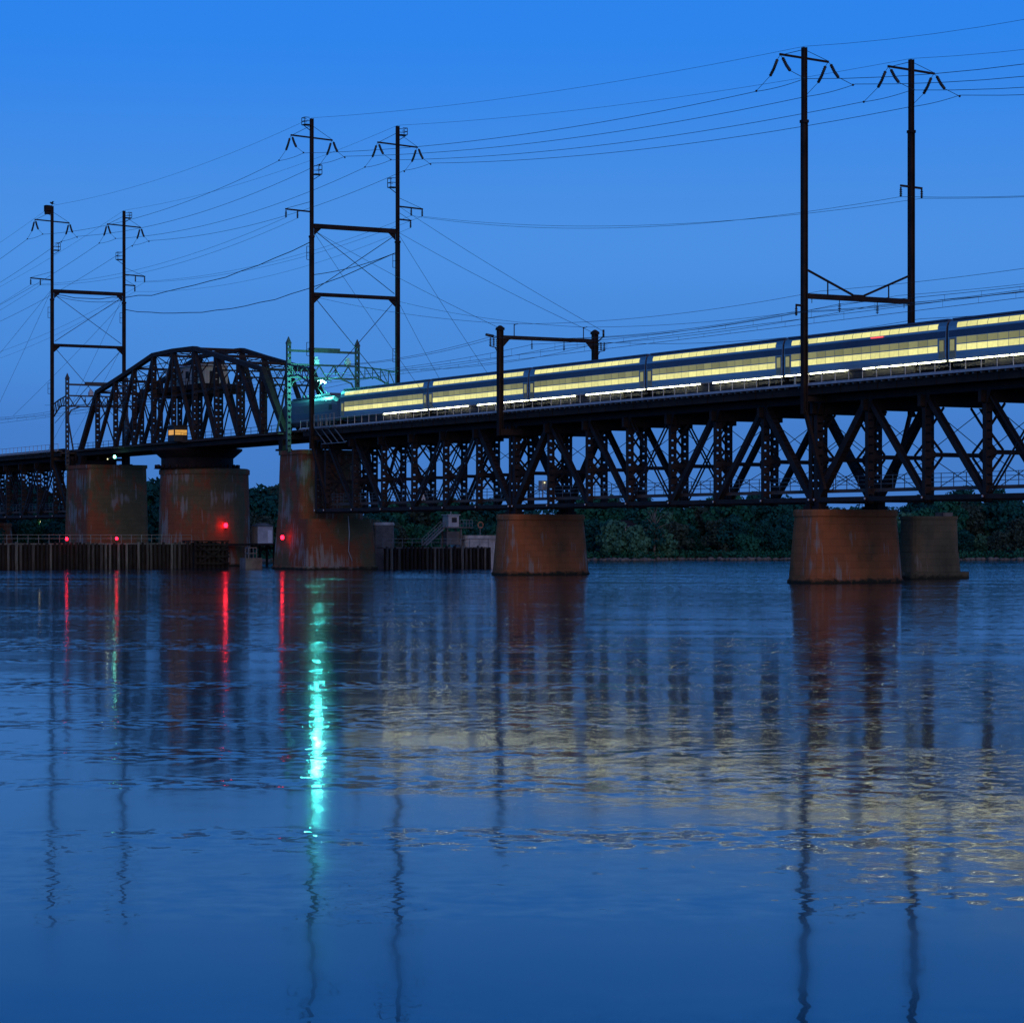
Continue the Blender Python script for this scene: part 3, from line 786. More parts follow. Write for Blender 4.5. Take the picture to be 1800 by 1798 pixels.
# lattice frames at the ends of the swing span
def end_frame(a, s, pole_da, label):
    t = thing('catenary_end_frame', label, 'lattice frame', P(a, YC, 0))
    for y in (-5.2, 5.4):
        m = MB(); m.laced((0, y, 16.7), (0, y, 31.4), .55, .55, .8)
        m.loft([[Vector((q * .35, y + p * .35, 31.4)) for q, p in ((1, 1), (-1, 1), (-1, -1), (1, -1))], [Vector((q * .03, y + p * .03, 32.4)) for q, p in ((1, 1), (-1, 1), (-1, -1), (1, -1))]])
        m.build('post', M['frame_grey'], t)
    m = MB(); m.box((-.2, -4.95, 30.3), (.2, 5.1, 30.6)); m.box((-.3, -2.0, 30.602), (.3, 2.6, 30.95)); m.build('top_beam', M['frame_grey'], t)
    m = MB()
    for z in (28.55, 26.75): m.box((-.18, -5.0, z - .12), (.18, 5.15, z + .12))
    nn_ = 9
    for i in range(nn_):
        y0 = -5 + 10.1 * i / nn_; y1 = -5 + 10.1 * (i + 1) / nn_
        m.beam((0, y0, 26.8 if i % 2 else 28.5), (0, y1, 28.5 if i % 2 else 26.8), .14, .14)
    m.build('lattice_beam', M['frame_grey'], t)
    for sg in (-1, 1):   # curved arms out to the tower legs
        y0 = 5.4 * sg; m = MB()
        e = Vector((-pole_da, 6.3 * sg, 27.2)); b0 = Vector((0, y0, 28.5)); k1 = b0 + (e - b0) * .55 + Vector((0, 0, .1))
        c0 = Vector((0, y0, 26.8)); c1 = c0 + (e - c0) * .45 + Vector((0, 0, -.2)); e2 = e + Vector((0, 0, -2.2))
        m.beam(b0, k1, .18); m.beam(k1, e, .18); m.beam(c0, c1, .18); m.beam(c1, e2, .18)
        for q in range(5):
            u0 = q / 5; u1 = (q + 1) / 5
            tp = b0.lerp(e, u0) + Vector((0, 0, .25 * math.sin(u0 * math.pi))); bt = c0.lerp(e2, u1) + Vector((0, 0, .5 * math.sin(u1 * math.pi)))
            m.beam(tp, bt, .09); m.beam(bt, b0.lerp(e, u1) + Vector((0, 0, .25 * math.sin(u1 * math.pi))), .09)
        m.build('lattice_arm', M['frame_grey'], t)
        m = MB()
        pr = [Vector((0, y0, 24.2)), Vector((0, y0 - sg * .9, 26.1)), Vector((0, y0 - sg * 2.6, 26.75))]
        m.tube(pr, .12, 6); m.build('knee_brace', M['frame_grey'], t)
        m = MB(); m.beam((-.3 * s, y0, 19.2), (0, y0, 25.0), .1); m.beam((-3.5 * s, y0, 19.3), (0, y0, 26.5), .22); m.build('back_stay', M['frame_grey'], t)
    for y in (-1.0, 3.9):
        m = MB(); m.box((-.35, y - .35, 28.68), (.35, y + .35, 29.3)); m.box((-.2, y - .2, 29.3), (.2, y + .2, 29.7)); m.build('relay_box', M['cabin'], t)
    for y in (-2, 2):
        m = MB(); m.tube([(0, y, 28.4), (0, y, 27.2)], .06, 5); m.tube([(0, y, 28.0), (0, y, 27.5)], .13, 7); m.build('hanger', M['glassins'], t)
    return t
end_frame(328.2, 1, -10.5, 'lattice wire frame at the right end of the curved truss, lit green by the spark')
end_frame(419.5, -1, 4.0, 'lattice wire frame at the left end of the curved truss, unlit')

# ---------------------------------------------------------------- wires
def sag_wire(pts, sags, r, label, group, name='overhead_wire', mat=None, n=18, wob=0):
    m = MB(); path = []
    for i in range(len(pts) - 1):
        p, q = Vector(pts[i]), Vector(pts[i + 1]); s = sags[i] if isinstance(sags, (list, tuple)) else sags
        for k in range(n if i < len(pts) - 2 else n + 1):
            u = k / n; c = p.lerp(q, u); c.z -= 4 * s * u * (1 - u)
            if wob: c.z += wob * noise.noise(Vector((c.x * .35, p.y, 0)))
            path.append(c)
    m.tube(path, r * .8, 5)
    return tag(m.build(name, mat or M['wire'], None), label, 'wire', group)
GW = 'overhead wires strung along the bridge'
for y, d0, lb in ((-9.55, 0, 'transmission wire on the nearest arm tips of the tall towers'), (-3.45, .0, 'transmission wire on the inner arm tips of the near tower legs'),
              (3.45, .0, 'transmission wire on the inner arm tips of the far tower legs'), (9.55, 0, 'transmission wire on the farthest arm tips of the tall towers')):
    yb = YC + y; pts = []; sg = []
    y3 = YC + (y * .98)
    pts = [P(530, yb, 46), P(427.5, yb, 55.7), P(419.5, yb, 55.7), P(321.7, yb, 55.7), P(313.7, yb, 55.7), P(208.1, y3, 48.0), P(200.1, y3, 48.0), P(85, y3, 48.0)]
    sag_wire(pts, [1.2, .15, 2.0, .15, 1.3, .15, 4.6], .036, lb, GW)
for y, lb in ((YN, 'static wire joining the tops of the near tower legs'), (YF, 'static wire joining the tops of the far tower legs')):
    sag_wire([P(530, YC + y, 51), P(423.5, YC + y, 61.2), P(317.7, YC + y, 61.2), P(204.1, YC + y, 52.0), P(85, YC + y, 53)], [1, 1.5, 1.0, 4.2], .022, lb, GW)
sag_wire([P(530, YC - 10.3, 40), P(423.5, YC - 10.3, 47.5), P(317.7, YC - 10.3, 47.5)], [1.5, 2], .025, 'thin signal wire on the outer end of the near low arms', GW)
sag_wire([P(530, YC - 8.6, 39.6), P(423.5, YC - 8.6, 47.5), P(317.7, YC - 8.6, 47.5)], [1.5, 2.2], .025, 'thin signal wire hung inside the outer one on the near low arms', GW)
sag_wire([P(530, YC + 10.3, 41), P(423.5, YC + 10.3, 48.9), P(317.7, YC + 10.3, 48.9), P(204.1, YC + 7.8, 38.2), P(85, YC + 7.8, 36)], [1.5, 2, 2.0, 3], .025, 'thin signal wire from the far outer arms to the small arm by the train', GW)
sag_wire([P(423.5, YC + 8.6, 48.9), P(317.7, YC + 8.6, 48.9), P(204.1, YC + 5.2, 38.2), P(85, YC + 5.2, 36)], [2, 2.4, 3.3], .025, 'thin signal wire just below its twin on the far arms', GW)
sag_wire([P(530, YC + 8.5, 39), P(423.5, YC + 8.5, 47.2), P(317.7, YC + 8.5, 47.2)], [1.6, 2.4], .022, 'thin signal wire on the shortest arms of the far tower legs', GW)
sag_wire([P(423.5, YC + YN, 46.0), P(317.7, YC + YN - .3, 44.4)], [3.2], .075, 'thick drooping cable between the near legs of the two left towers', GW, 'power_cable', wob=.25)
sag_wire([P(423.5, YC + YN, 45.9), P(423.5, YC + YF, 45.6)], [.7], .05, 'short cable slung across the far left tower under its beam', GW, 'power_cable')
sag_wire([P(423.5, YC + YF + .3, 43.9), P(317.7, YC + YF - .4, 43.6)], [3.3], .075, 'thick drooping cable between the far legs of the two left towers', GW, 'power_cable', wob=.3)
sag_wire([P(317.7, YC + YF - .4, 43.6), P(317.7, YC + YN + .3, 40.0)], [.4], .06, 'short thick cable slung across the middle tower', GW, 'power_cable')
# traction wires per track: messenger with hangers, contact wire
for y, lb in ((-2.0, 'near'), (2.0, 'far')):
    yb = YC + y
    sup = [P(560, yb, 27.4), P(484, yb, 27.4), P(419.5, yb, 27.2), P(374, yb, 27.1), P(328.2, yb, 27.2), P(265, yb, 27.3), P(204.1, yb, 27.3), P(125, yb, 27.4)]
    o = sag_wire(sup, [.7, .7, .4, .4, .7, .7, .7], .03, 'traction wire with droppers above the %s track' % lb, GW, 'traction_wire')
    for i in range(len(sup) - 1):
        p, q = sup[i], sup[i + 1]; L = (q - p).length; nn_ = int(L / 5); s = [.7, .7, .4, .4, .7, .7, .7][i]
        for k in range(1, nn_):
            u = k / nn_; c = p.lerp(q, u); c.z -= 4 * s * u * (1 - u)
            m = MB(); m.tube([c, (c.x, c.y, 26.3)], .016, 4); m.build('dropper', M['wire'], o)
    m = MB(); m.tube([(-560, yb, 26.28), (-120, yb, 26.28)], .025, 5); m.build('contact_wire', M['wire'], o)
for y, lb in ((-8.0, 'feeder wire outside the near portal leg'), (-7.0, 'feeder wire close beside the near portal leg'), (7.6, 'feeder wire outside the far portal leg')):
    sag_wire([P(423, YC + y, 27), P(317.7, YC + y, 27.6), P(265, YC + y, 27.9), P(204.1, YC + y, 26.2), P(125, YC + y, 27.4)], [1.5, .9, 1.0, 1.2], .03, lb, GW, 'feeder_wire')
for y, lb in ((-4.6, 'pole-top wire resting on the near stub of the low portal'), (4.9, 'pole-top wire resting on the far stub of the low portal')):
    sag_wire([P(317.7, YC + y * 1.3, 37.0), P(265, YC + y, 29.6), P(204.1, YC + y, 28.4), P(125, YC + y, 29.5)], [.6, .8, 1], .025, lb, GW, 'feeder_wire')
# guys
GG = 'stay wires of the towers'
for p, q, lb in (
    (P(317.7, YC + YN + .3, 46.0), P(265, YC + YN, 29.0), 'stay wire from the middle tower to the near portal leg'),
    (P(317.7, YC + YF + .3, 46.4), P(265, YC + YF, 28.9), 'stay wire from the middle tower to the far portal leg'),
    (P(317.7, YC + YN + .3, 45.8), P(282, YC + YN + .8, 19.6), 'steep stay wire from the near leg of the middle tower to the deck'),
    (P(317.7, YC + YF + .3, 46.0), P(282, YC + YF - 1.2, 19.6), 'steep stay wire from the far leg of the middle tower to the deck'),
    (P(317.7, YC + YF + .3, 36.6), P(296, YC + YF - 1.2, 19.6), 'short stay wire from the lower beam of the middle tower'),
    (P(317.7, YC + YF + .3, 50.0), P(265, YC + YF + 1.2, 29.2), 'thin stay wire high on the far leg of the middle tower'),
    (P(423.5, YC + YN - .3, 46.4), P(470, YC + YN + .8, 19.6), 'steep stay wire left of the farthest tower'),
    (P(423.5, YC + YN - .3, 46.6), P(484, YC + YN, 28), 'long stay wire leaving the farthest tower to the left'),
    (P(423.5, YC + YF - .3, 46.0), P(462, YC + YF - 1, 19.6), 'stay wire crossing behind the farthest tower'),
    (P(423.5, YC + YF - .3, 45.0), P(484, YC + YF, 28), 'long stay wire from the far leg of the farthest tower'),
    (P(423.5, YC + YF - .3, 37.6), P(452, YC + YF - 1, 19.6), 'low stay wire from the lower beam of the farthest tower'),
):
    sag_wire([p, q], [.35], .03, lb, GG, 'stay_wire', n=8)

# ---------------------------------------------------------------- train
ZR = 19.52
prof = [(-1.42, .95), (-1.52, 1.15), (-1.55, 1.6), (-1.55, 3.5), (-1.50, 4.25), (-1.36, 4.62), (-1.0, 4.82), (-.5, 4.9), (.5, 4.9), (1.0, 4.82), (1.36, 4.62), (1.50, 4.25), (1.55, 3.5), (1.55, 1.6), (1.52, 1.15), (1.42, .95)]
LC = 25.5
def bogie(x, parent):
    m = MB(); m.box((x - 1.7, -1.15, .45), (x + 1.7, -.95, .85)); m.box((x - 1.7, .95, .45), (x + 1.7, 1.15, .85)); m.box((x - .4, -.95, .5), (x + .4, .95, .8))
    bgo = m.build('bogie', M['car_dark'], parent)
    for dx in (-1.25, 1.25):
        m = MB(); m.tube([(x + dx, -.85, .46), (x + dx, -.70, .46)], .46, 16); m.tube([(x + dx, .70, .46), (x + dx, .85, .46)], .46, 16); m.tube([(x + dx, -.70, .46), (x + dx, .70, .46)], .09, 8)
        m.build('wheelset', M['car_dark'], bgo)
def window_mesh(w, z0, z1, bow=0):
    m = MB(); y = -1.565
    def yy(z): return y if z < 3.5 else -1.565 + (z - 3.5) / .75 * .05 if z < 4.25 else -1.515 + (z - 4.25) / .37 * .14
    c = .08
    zs = sorted({z0, z0 + (z1 - z0) * .5, z1} | ({4.25} if z0 < 4.25 < z1 else set()))
    vs = []; 
    for z in zs: vs += [(-w / 2, yy(z) - .004, z), (w / 2, yy(z) - .004, z)]
    for z in zs: vs += [(-w / 2, yy(z) + .02, z), (w / 2, yy(z) + .02, z)]
    k = len(zs); fs = []
    for i in range(k - 1): fs.append((2 * i, 2 * i + 1, 2 * i + 3, 2 * i + 2))
    o = 2 * k
    fs += [(0, 2 * k - 2, o + 2 * k - 2, o), (1, o + 1, o + 2 * k - 1, 2 * k - 1), (0, o, o + 1, 1), (2 * k - 2, 2 * k - 1, o + 2 * k - 1, o + 2 * k - 2)]
    m.add(vs, fs); return m
def mesh_obj(me, name, parent, x, mat=None):
    o = bpy.data.objects.new(name, me); COL.objects.link(o); o.parent = parent; o.location = (x, 0, 0); return o
def build_coach(label):
    t = thing('passenger_car', label, 'train car', (0, 0, 0), group='double-deck cars of the train')
    m = MB(); m.loft([[Vector((x, y, z)) for y, z in prof] for x in (-LC / 2, LC / 2)]); m.build('body', M['stainless'], t)
    m = MB(); m.box((-LC / 2 + .2, -1.2, 4.78), (LC / 2 - .2, 1.2, 4.94)); m.build('roof_cover', M['car_blue'], t)
    m = MB(); m.box((-LC / 2 + 4.9, -1.3, .16), (LC / 2 - 4.9, 1.3, .949)); m.box((-LC / 2 + .2, -1.1, .55), (LC / 2 - .2, 1.1, .948)); m.box((-LC / 2 + .3, -.5, .1), (LC / 2 - .3, .5, .56)); m.build('underfloor_box', M['car_dark'], t)
    m = MB(); m.box((-LC / 2 + .1, -1.564, 3.18), (LC / 2 - .1, -1.552, 3.80)); m.build('dark_band', M['car_blue'], t)
    bogie(-LC / 2 + 3, t); bogie(LC / 2 - 3, t)
    for nm, z0, z1, w, n, mt in (('upper_window', 4.02, 4.50, 1.36, 16, 'win_bright'), ('middle_glow_row', 2.56, 3.14, 1.36, 16, 'glow_dim'), ('lower_window', 1.90, 2.46, 1.36, 16, 'win_bright')):  # dim middle row is added to imitate smeared light of the moving train
        wm = window_mesh(w, z0, z1).build(nm, M[mt], t); me = wm.data
        st = (LC - 2.4) / n
        wm.location = (-LC / 2 + 1.2 + st / 2, 0, 0)
        for k in range(1, n): mesh_obj(me, nm, t, -LC / 2 + 1.2 + st * (k + .5))
    m = MB()
    for s in (-1, 1):
        m = MB(); m.box((s * (LC / 2 - .62) - .42, -1.575, 1.3), (s * (LC / 2 - .62) + .42, -1.553, 3.1)); dr = m.build('door', M['tan_stripe'], t)
        m = MB(); m.box((s * (LC / 2 - .62) - .3, -1.59, 1.95), (s * (LC / 2 - .62) + .3, -1.576, 2.95)); m.build('door_window', M['glow_dim'], dr)
    m = MB(); m.box((-.9, -1.535, 1.0), (.9, -1.47, 1.09)); sl = m.build('sill_lamp', M['trail_white'], t); me = sl.data  # row of lamps added to imitate the streak of one moving lamp
    n = 12; st = LC / n; sl.location = (-LC / 2 + st / 2, 0, 0)
    for k in range(1, n):
        if k not in (5,): mesh_obj(me, 'sill_lamp', t, -LC / 2 + st * (k + .5))
    for s in (-1, 1):
        m = MB(); m.box((s * LC / 2 - (0 if s > 0 else .15), -1.35, .9), (s * LC / 2 + (.15 if s > 0 else 0), 1.35, 4.5)); m.build('gangway', M['black'], t)
    return t
TY = 151.0
first = build_coach('lit double-deck train car coupled directly behind the locomotive')
cars_a = [276.3 + 12.9 + 25.8 - 12.9 - 12.9]
a0 = 276.3 + 12.9
first.location = P(a0 + 12.9 - 0.0, TY, ZR) if False else P(a0 + .0, TY, ZR)
labels = ['lit double-deck train car coupled directly behind the locomotive', 'lit double-deck train car behind the near leg of the low portal', 'lit double-deck train car just right of the far leg of the low portal',
          'lit double-deck train car ending just left of the nearest tower leg', 'lit double-deck train car with a red marker lamp, behind the nearest tower leg']
cs = [302.1, 276.3, 250.5, 224.7, 198.9]
cars = [first]
first.location = P(cs[0], TY, ZR); first['label'] = labels[0]
for c, lb in zip(cs[1:], labels[1:]):
    cars.append(dup(first, P(c, TY, ZR), 0, lb))
cars.append(dup(first, P(173.1, TY, ZR), 0, 'lit double-deck train car cut by the right edge of the picture'))
for ch in [c for c in first.children if c.name.startswith('sill_lamp') and c.location.x < 1.0]: bpy.data.objects.remove(ch)
m = MB(); m.box((1.5, -1.60, 3.84), (3.4, -1.553, 3.96)); m.build('marker_lamp', M['lamp_red_small'], cars[4])

# locomotive: nose to the left, raised pantograph
lt = thing('locomotive', 'dark electric locomotive with a raised pantograph at the head of the train', 'locomotive', P(325.2, TY, ZR))
lp = [(-1.40, .75), (-1.5, 1.0), (-1.5, 3.2), (-1.42, 3.7), (-1.05, 4.15), (-.4, 4.28), (.4, 4.28), (1.05, 4.15), (1.42, 3.7), (1.5, 3.2), (1.5, 1.0), (1.40, .75)]
def sec(x, s=1, drop=0, low=0):
    return [Vector((x, y * s, (z if z < 1.5 else 1.5 + (z - 1.5) * (1 - drop)) + low)) for y, z in lp]
m = MB(); m.loft([sec(-10.2, .72, .50), sec(-9.9, .84, .36), sec(-8.9, .95, .16), sec(-7.4), sec(7.4), sec(8.9, .95, .16), sec(9.9, .84, .36), sec(10.2, .72, .5)], False)
m.build('body', M['loco_grey'], lt)
m = MB(); m.box((-7.3, -1.52, 1.5), (7.3, -1.502, 2.1)); m.build('side_stripe', M['car_blue'], lt)
m = MB(); m.box((-6.4, -1.1, 4.22), (6.4, 1.1, 4.36)); m.box((2.6, -.9, 4.36), (5.6, .9, 4.7))
for x in (-3.5, -2.2, 4.0): m.tube([(x, -.6, 4.3), (x, -.6, 4.85)], .13, 8, .07)
m.build('roof_equipment', M['loco_grey'], lt)
for s in (-1, 1):
    m = MB()
    m.add([(s * 9.30, -1.16, 2.75), (s * 9.30, 1.16, 2.75), (s * 8.62, 1.0, 3.50), (s * 8.62, -1.0, 3.50), (s * 9.36, -1.1, 2.80), (s * 9.36, 1.1, 2.80), (s * 8.70, .95, 3.52), (s * 8.70, -.95, 3.52)],
          [(0, 1, 2, 3), (4, 5, 6, 7), (0, 1, 5, 4), (1, 2, 6, 5), (2, 3, 7, 6), (3, 0, 4, 7)])
    m.build('windshield', M['black'], lt)
    m = MB(); m.box((s * 7.0 - .5, -1.515, 2.3), (s * 7.0 + .5, -1.502, 3.0)); m.build('cab_window', M['black'], lt)
    for y in (-.8, .8):
        m = MB(); m.tube([(s * 10.0, y, 1.6), (s * 10.22, y, 1.6)], .14, 10); m.build('headlight', M['pin'], lt)
m = MB(); m.box((-5.2, -1.3, .4), (5.2, 1.3, .749)); m.build('underframe', M['car_dark'], lt)
bogie(-6.6, lt); bogie(6.6, lt)
# pantograph: its head touches the contact wire
PX = 1.6
pt = MB(); pt.box((PX - .9, -.75, 4.45), (PX + 1.1, .75, 4.6))
for y in (-.6, .6):
    for x in (-.7, .9): pt.tube([(PX + x, y, 4.25), (PX + x, y, 4.5)], .12, 8)
pg = pt.build('pantograph', M['cabin'], lt)
m = MB()
for y in (-.5, .5): m.tube([(PX + .9, y, 4.6), (PX - 1.0, y * .7, 5.6)], .06, 6)
m.build('lower_arm', M['car_dark'], pg)
m = MB()
for y in (-.45, .45): m.tube([(PX - 1.0, y * .7, 5.6), (PX + .5, y, 6.58)], .05, 6)
m.build('upper_arm', M['car_dark'], pg)
m = MB()
for x in (-.2, .2): m.tube([(PX + .5 + x, -.95, 6.45), (PX + .5 + x, -.7, 6.66), (PX + .5 + x, .7, 6.66), (PX + .5 + x, .95, 6.45)], .05, 6)
m.build('contact_head', M['car_dark'], pg)
ap = Vector((-325.2 + PX + .4, TY - .5, ZR + 6.55))
m = MB(); rr = random.Random(3)
m.ball((0, 0, 0), .20, 8, 5, (1.5, .8, .6))
for k in range(9):
    dv = Vector((rr.uniform(-1, 1), rr.uniform(-.5, .5), rr.uniform(-.9, .1))).normalized(); q = rr.uniform(.35, .8)
    m.tube([dv * .12, dv * .5 * q + Vector((rr.uniform(-.12, .12), 0, rr.uniform(-.12, .12))), dv * q], .04, 5, .008)
arc = m.build('electric_arc', M['arc'], None, ap)
tag(arc, 'bright blue-green electric spark at the pantograph of the locomotive', 'spark')
pl = bpy.data.lights.new('arc_light', 'POINT'); pl.energy = 3600; pl.color = (.10, 1.0, .88); pl.shadow_soft_size = .7
plo = bpy.data.objects.new('arc_light', pl); COL.objects.link(plo); plo.parent = arc; plo.location = (.1, -.9, -.5)

# ---------------------------------------------------------------- timber fenders
def fender(x, y0, y1, ztop, label, pale, group, seed, facing=1, rail=True):
    """pile wall running across (y); facing +x"""
    t = thing('timber_fender', label, 'pile wall', (x, y0, 0), group=group); rr = random.Random(seed)
    L = y1 - y0; n = int(L / .62)
    m = MB(); m.box((-.5, 0, -2), (-.32, L, ztop - .3)); m.build('backing_board', M['timber'], t)
    m = MB(); m.box((-.56, 0, ztop - .55), (-.15, L, ztop - .32)); m.box((-.56, 0, .9), (-.30, L, 1.2)); m.build('waler', M['timber'], t)
    for k in range(n):
        y = (k + .5) * L / n + rr.uniform(-.06, .06); r = rr.uniform(.17, .25); zt_ = ztop + rr.uniform(-.30, .12)
        m = MB(); lean = rr.uniform(-.05, .05)
        m.tube([(.02, y, -2.5), (.02 + lean, y + lean, .4), (.0, y + lean, zt_)], r * 1.06, 8, r * .92)
        m.build('pile', rr.choice((M['timber_pale'], M['timber_grey'])) if rr.random() < pale else M['timber'], t)
    m = MB(); m.box((-2.6, 0, ztop - .3), (-.6, L, ztop - .12)); m.build('walkway', M['concrete_dark'], t)
    if rail:
        m = MB(); nn_ = int(L / 1.5)
        for k in range(nn_ + 1):
            y = k * L / nn_; m.box((-.85, y - .03, ztop - .12), (-.79, y + .03, ztop + 1.1))
        for z in (.55, 1.07): m.box((-.845, 0, ztop + z - .03), (-.795, L, ztop + z + .03))
        m.build('railing', M['rail_grey'], t)
    return t
GF = 'timber pile walls along the channel'
fender(-347, 101.5, 141.3, 3.75, 'long timber pile wall with railing in front of the left piers', .45, GF, 11)
fender(-321.5, 159.5, 176.3, 3.2, 'shorter timber pile wall right of the stepped pier', .5, GF, 12, rail=True)
# cross-braced crib at the end of the long wall
t = thing('timber_crib', 'black cross-braced timber crib at the right end of the long pile wall', 'dolphin', (-347, 141.6, 0))
for k in range(8):
    for q in range(2):
        m = MB(); m.tube([(-q * 4.5, k * .7, -2.5), (-q * 4.5, k * .7, 3.9 - .1 * (k % 3))], .24, 8); m.build('pile', M['timber'], t)
m = MB()
for z in (.7, 1.7, 2.7, 3.4): m.box((.22, -.2, z - .14), (.42, 5.1, z + .14))
for z in (.7, 2.2, 3.4): m.box((-4.6, 5.0, z - .14), (.2, 5.2, z + .14))
m.beam((.5, 0, .6), (.5, 4.9, 3.3), .14, .2); m.beam((.62, 0, 3.3), (.62, 4.9, .6), .12, .2)
m.box((-4.5, -.1, -1), (-.3, 4.9, 3.2)); m.build('waler', M['timber'], t)
m = MB(); m.box((-4.7, -.2, 3.85), (.3, 5.1, 4.0)); m.build('deck', M['timber'], t)
t = thing('pivot_walkway', 'dark timber staging around the foot of the round pier', 'staging', P(AC, 154.2, 0))
m = MB()
for s in (-1, 1):
    m.box((-9, s * 9 - 1.2, 3.2), (24.0, s * 9 + 1.2, 3.5)); m.box((s * 8.5 - 1, -7.8, 3.2), (s * 8.5 + 1, 7.8, 3.5))
m.build('deck', M['timber'], t)
for k in range(12):
    for s in (-1, 1):
        if s > 0 or k < 13:
            m = MB(); m.tube([(-8.5 + k * 2.8, s * 9.4, -2.5), (-8.5 + k * 2.8, s * 9.4, 3.3)], .22, 7); m.build('pile', M['timber'], t)
# utility hut behind the stepped pier
t = thing('utility_hut', 'grey utility hut seen between the round pier and the stepped pier', 'hut', (-372.5, 163.2, 3.5))
m = MB(); m.box((-1.3, -1.3, .01), (1.3, 1.3, 2.7)); m.build('wall', M['cabin'], t)
m = MB(); m.loft([[Vector((x * 1.5, y * 1.5, 2.702)) for x, y in ((1, 1), (-1, 1), (-1, -1), (1, -1))], [Vector((x * .5, y * .5, 3.2)) for x, y in ((1, 1), (-1, 1), (-1, -1), (1, -1))]]); m.build('roof', M['concrete_dark'], t)
m = MB(); m.box((1.302, .4, .1), (1.34, 1.1, 2.1)); m.build('door', M['pin'], t)
# concrete float at the foot of the stepped pier
t = thing('concrete_block', 'pale concrete block with a small pipe frame at the foot of the stepped pier', 'block', (-336.2, 145.6, 0))
m = MB(); m.loft([stadium(2.6, 2.2, -2, r=.15), stadium(2.6, 2.2, 1.55, r=.15)]); m.build('block', M['concrete_dark'], t)
m = MB()
for x in (-.6, .6):
    for y in (-.6, .6): m.beam((x, y, 1.5), (x, y, 3.0), .1)
for z in (2.2, 3.0):
    for x in (-.6, .6): m.beam((x, -.6, z), (x, .6, z), .1)
    for y in (-.6, .6): m.beam((-.6, y, z), (.6, y, z), .1)
m.build('pipe_frame', M['rail_grey'], t)
# conduit and a scaffold-like stripe set at the deck end
tag((lambda m: (m.tube([(-320.9, 153.5, 7.4), (-320.75, 153.6, 5.0), (-320.6, 153.4, 2.6), (-320.5, 153.9, 1.2)], .06, 6), m.build('conduit_pipe', M['concrete']))[1])(MB()), 'thin pale conduit hanging down the lower face of the stepped pier', 'pipe')
t = thing('stair_ladder', 'set of slanted pale rails under the deck edge beside the middle tower', 'ladder', P(316.5, YC - EDGE - .2, 0))
for k in range(4):
    m = MB(); m.beam((k * 2.0 - 1.2, -.05, 19.05), (k * 2.0 + 2.2, -.05, 17.0), .09, .12); m.build('rail', M['rail_grey'], t)
m = MB(); m.beam((.8, -.05, 17.05), (8.3, -.05, 17.05), .08, .1); m.build('foot_rail', M['rail_grey'], t)
t = thing('railing_cage', 'pale tubular railing cage at the deck edge by the middle tower', 'railing', P(316.6, YC - EDGE - .6, 19.25))
m = MB()
for k in range(6): m.beam((k * 1.25, -.35, 0), (k * 1.25, -.35, 1.75), .1)
for z in (.1, .85, 1.72): m.beam((0, -.35, z), (6.25, -.35, z), .1)
m.build('rail_frame', M['rail_grey'], t)

# concrete abutment and control cabin right of the stepped pier
t = thing('concrete_abutment', 'weathered white concrete block behind the shorter pile wall', 'abutment', (-328.5, 177.2, 0))
m = MB(); m.loft([stadium(5.6, 5.5, -2, r=.4), stadium(5.2, 5.1, 4.2, r=.4)]); m.build('block', M['concrete'], t)
m = MB(); m.loft([stadium(5.5, 5.4, 4.203, r=.4), stadium(5.5, 5.4, 4.75, r=.4)]); m.build('cap', M['concrete'], t)
t = thing('control_cabin', 'small grey control cabin on a raised platform with a stair, by the white concrete', 'cabin', (-327.2, 172.8, 0))
m = MB(); m.box((-.9, -.85, 5.95), (.9, .85, 7.6)); m.build('wall', M['cabin'], t)
m = MB(); m.box((-1.05, -1.0, 7.602), (1.05, 1.0, 7.75)); m.tube([(0, 0, 7.75), (0, 0, 8.3)], .05, 6); m.build('roof', M['cabin'], t)
m = MB(); m.box((.902, -.3, 6.6), (.93, .5, 7.3)); m.build('window', M['black'], t)
m = MB(); m.box((-1.2, -1.3, 5.78), (1.2, 3.0, 5.94))
for y in (-1.0, 1.2): m.beam((-.8, y, 3), (-.8, y, 5.8), .22); m.beam((.8, y, 3), (.8, y, 5.8), .22)
m.box((-.7, -.9, 3.4), (.7, 1.1, 5.3)); m.build('platform', M['concrete_dark'], t)
m = MB()
for x in (-.5, .5): m.beam((x, -1.3, 5.8), (x, -4.3, 3.3), .1, .22)
for k in range(9): m.box((-.45, -1.6 - k * .33, 5.5 - k * .275), (.45, -1.35 - k * .33, 5.55 - k * .275))
m.build('stair', M['rail_grey'], t)
m = MB()
for x in (-.55, .55):
    m.beam((x, -1.3, 6.8), (x, -4.3, 4.3), .07); m.beam((x, -1.3, 6.3), (x, -4.3, 3.8), .06)
    for k in range(4): m.beam((x, -1.3 - k, 5.8 - k * .83), (x, -1.3 - k, 6.8 - k * .83), .07)
m.build('stair_handrail', M['rail_grey'], t)
m = MB()
for k in range(5): m.beam((1.15, .9 + k * .5, 5.94), (1.15, .9 + k * .5, 6.95), .06)
for z in (6.45, 6.95): m.beam((1.15, .9, z), (1.15, 2.9, z), .06)
m.build('platform_handrail', M['rail_grey'], t)
t = thing('stone_wall', 'pale rough stone wall end just right of the stepped pier', 'wall', (-330.5, 163.2, 0))
m = MB(); m.loft([stadium(3.6, 3.0, -2, r=.3), stadium(3.1, 2.6, 6.2, r=.3)]); m.build('masonry', M['concrete_dark'], t)
m = MB(); m.loft([stadium(3.3, 2.8, 6.203, r=.3), stadium(3.2, 2.7, 6.6, r=.3)]); m.build('coping', M['concrete'], t)
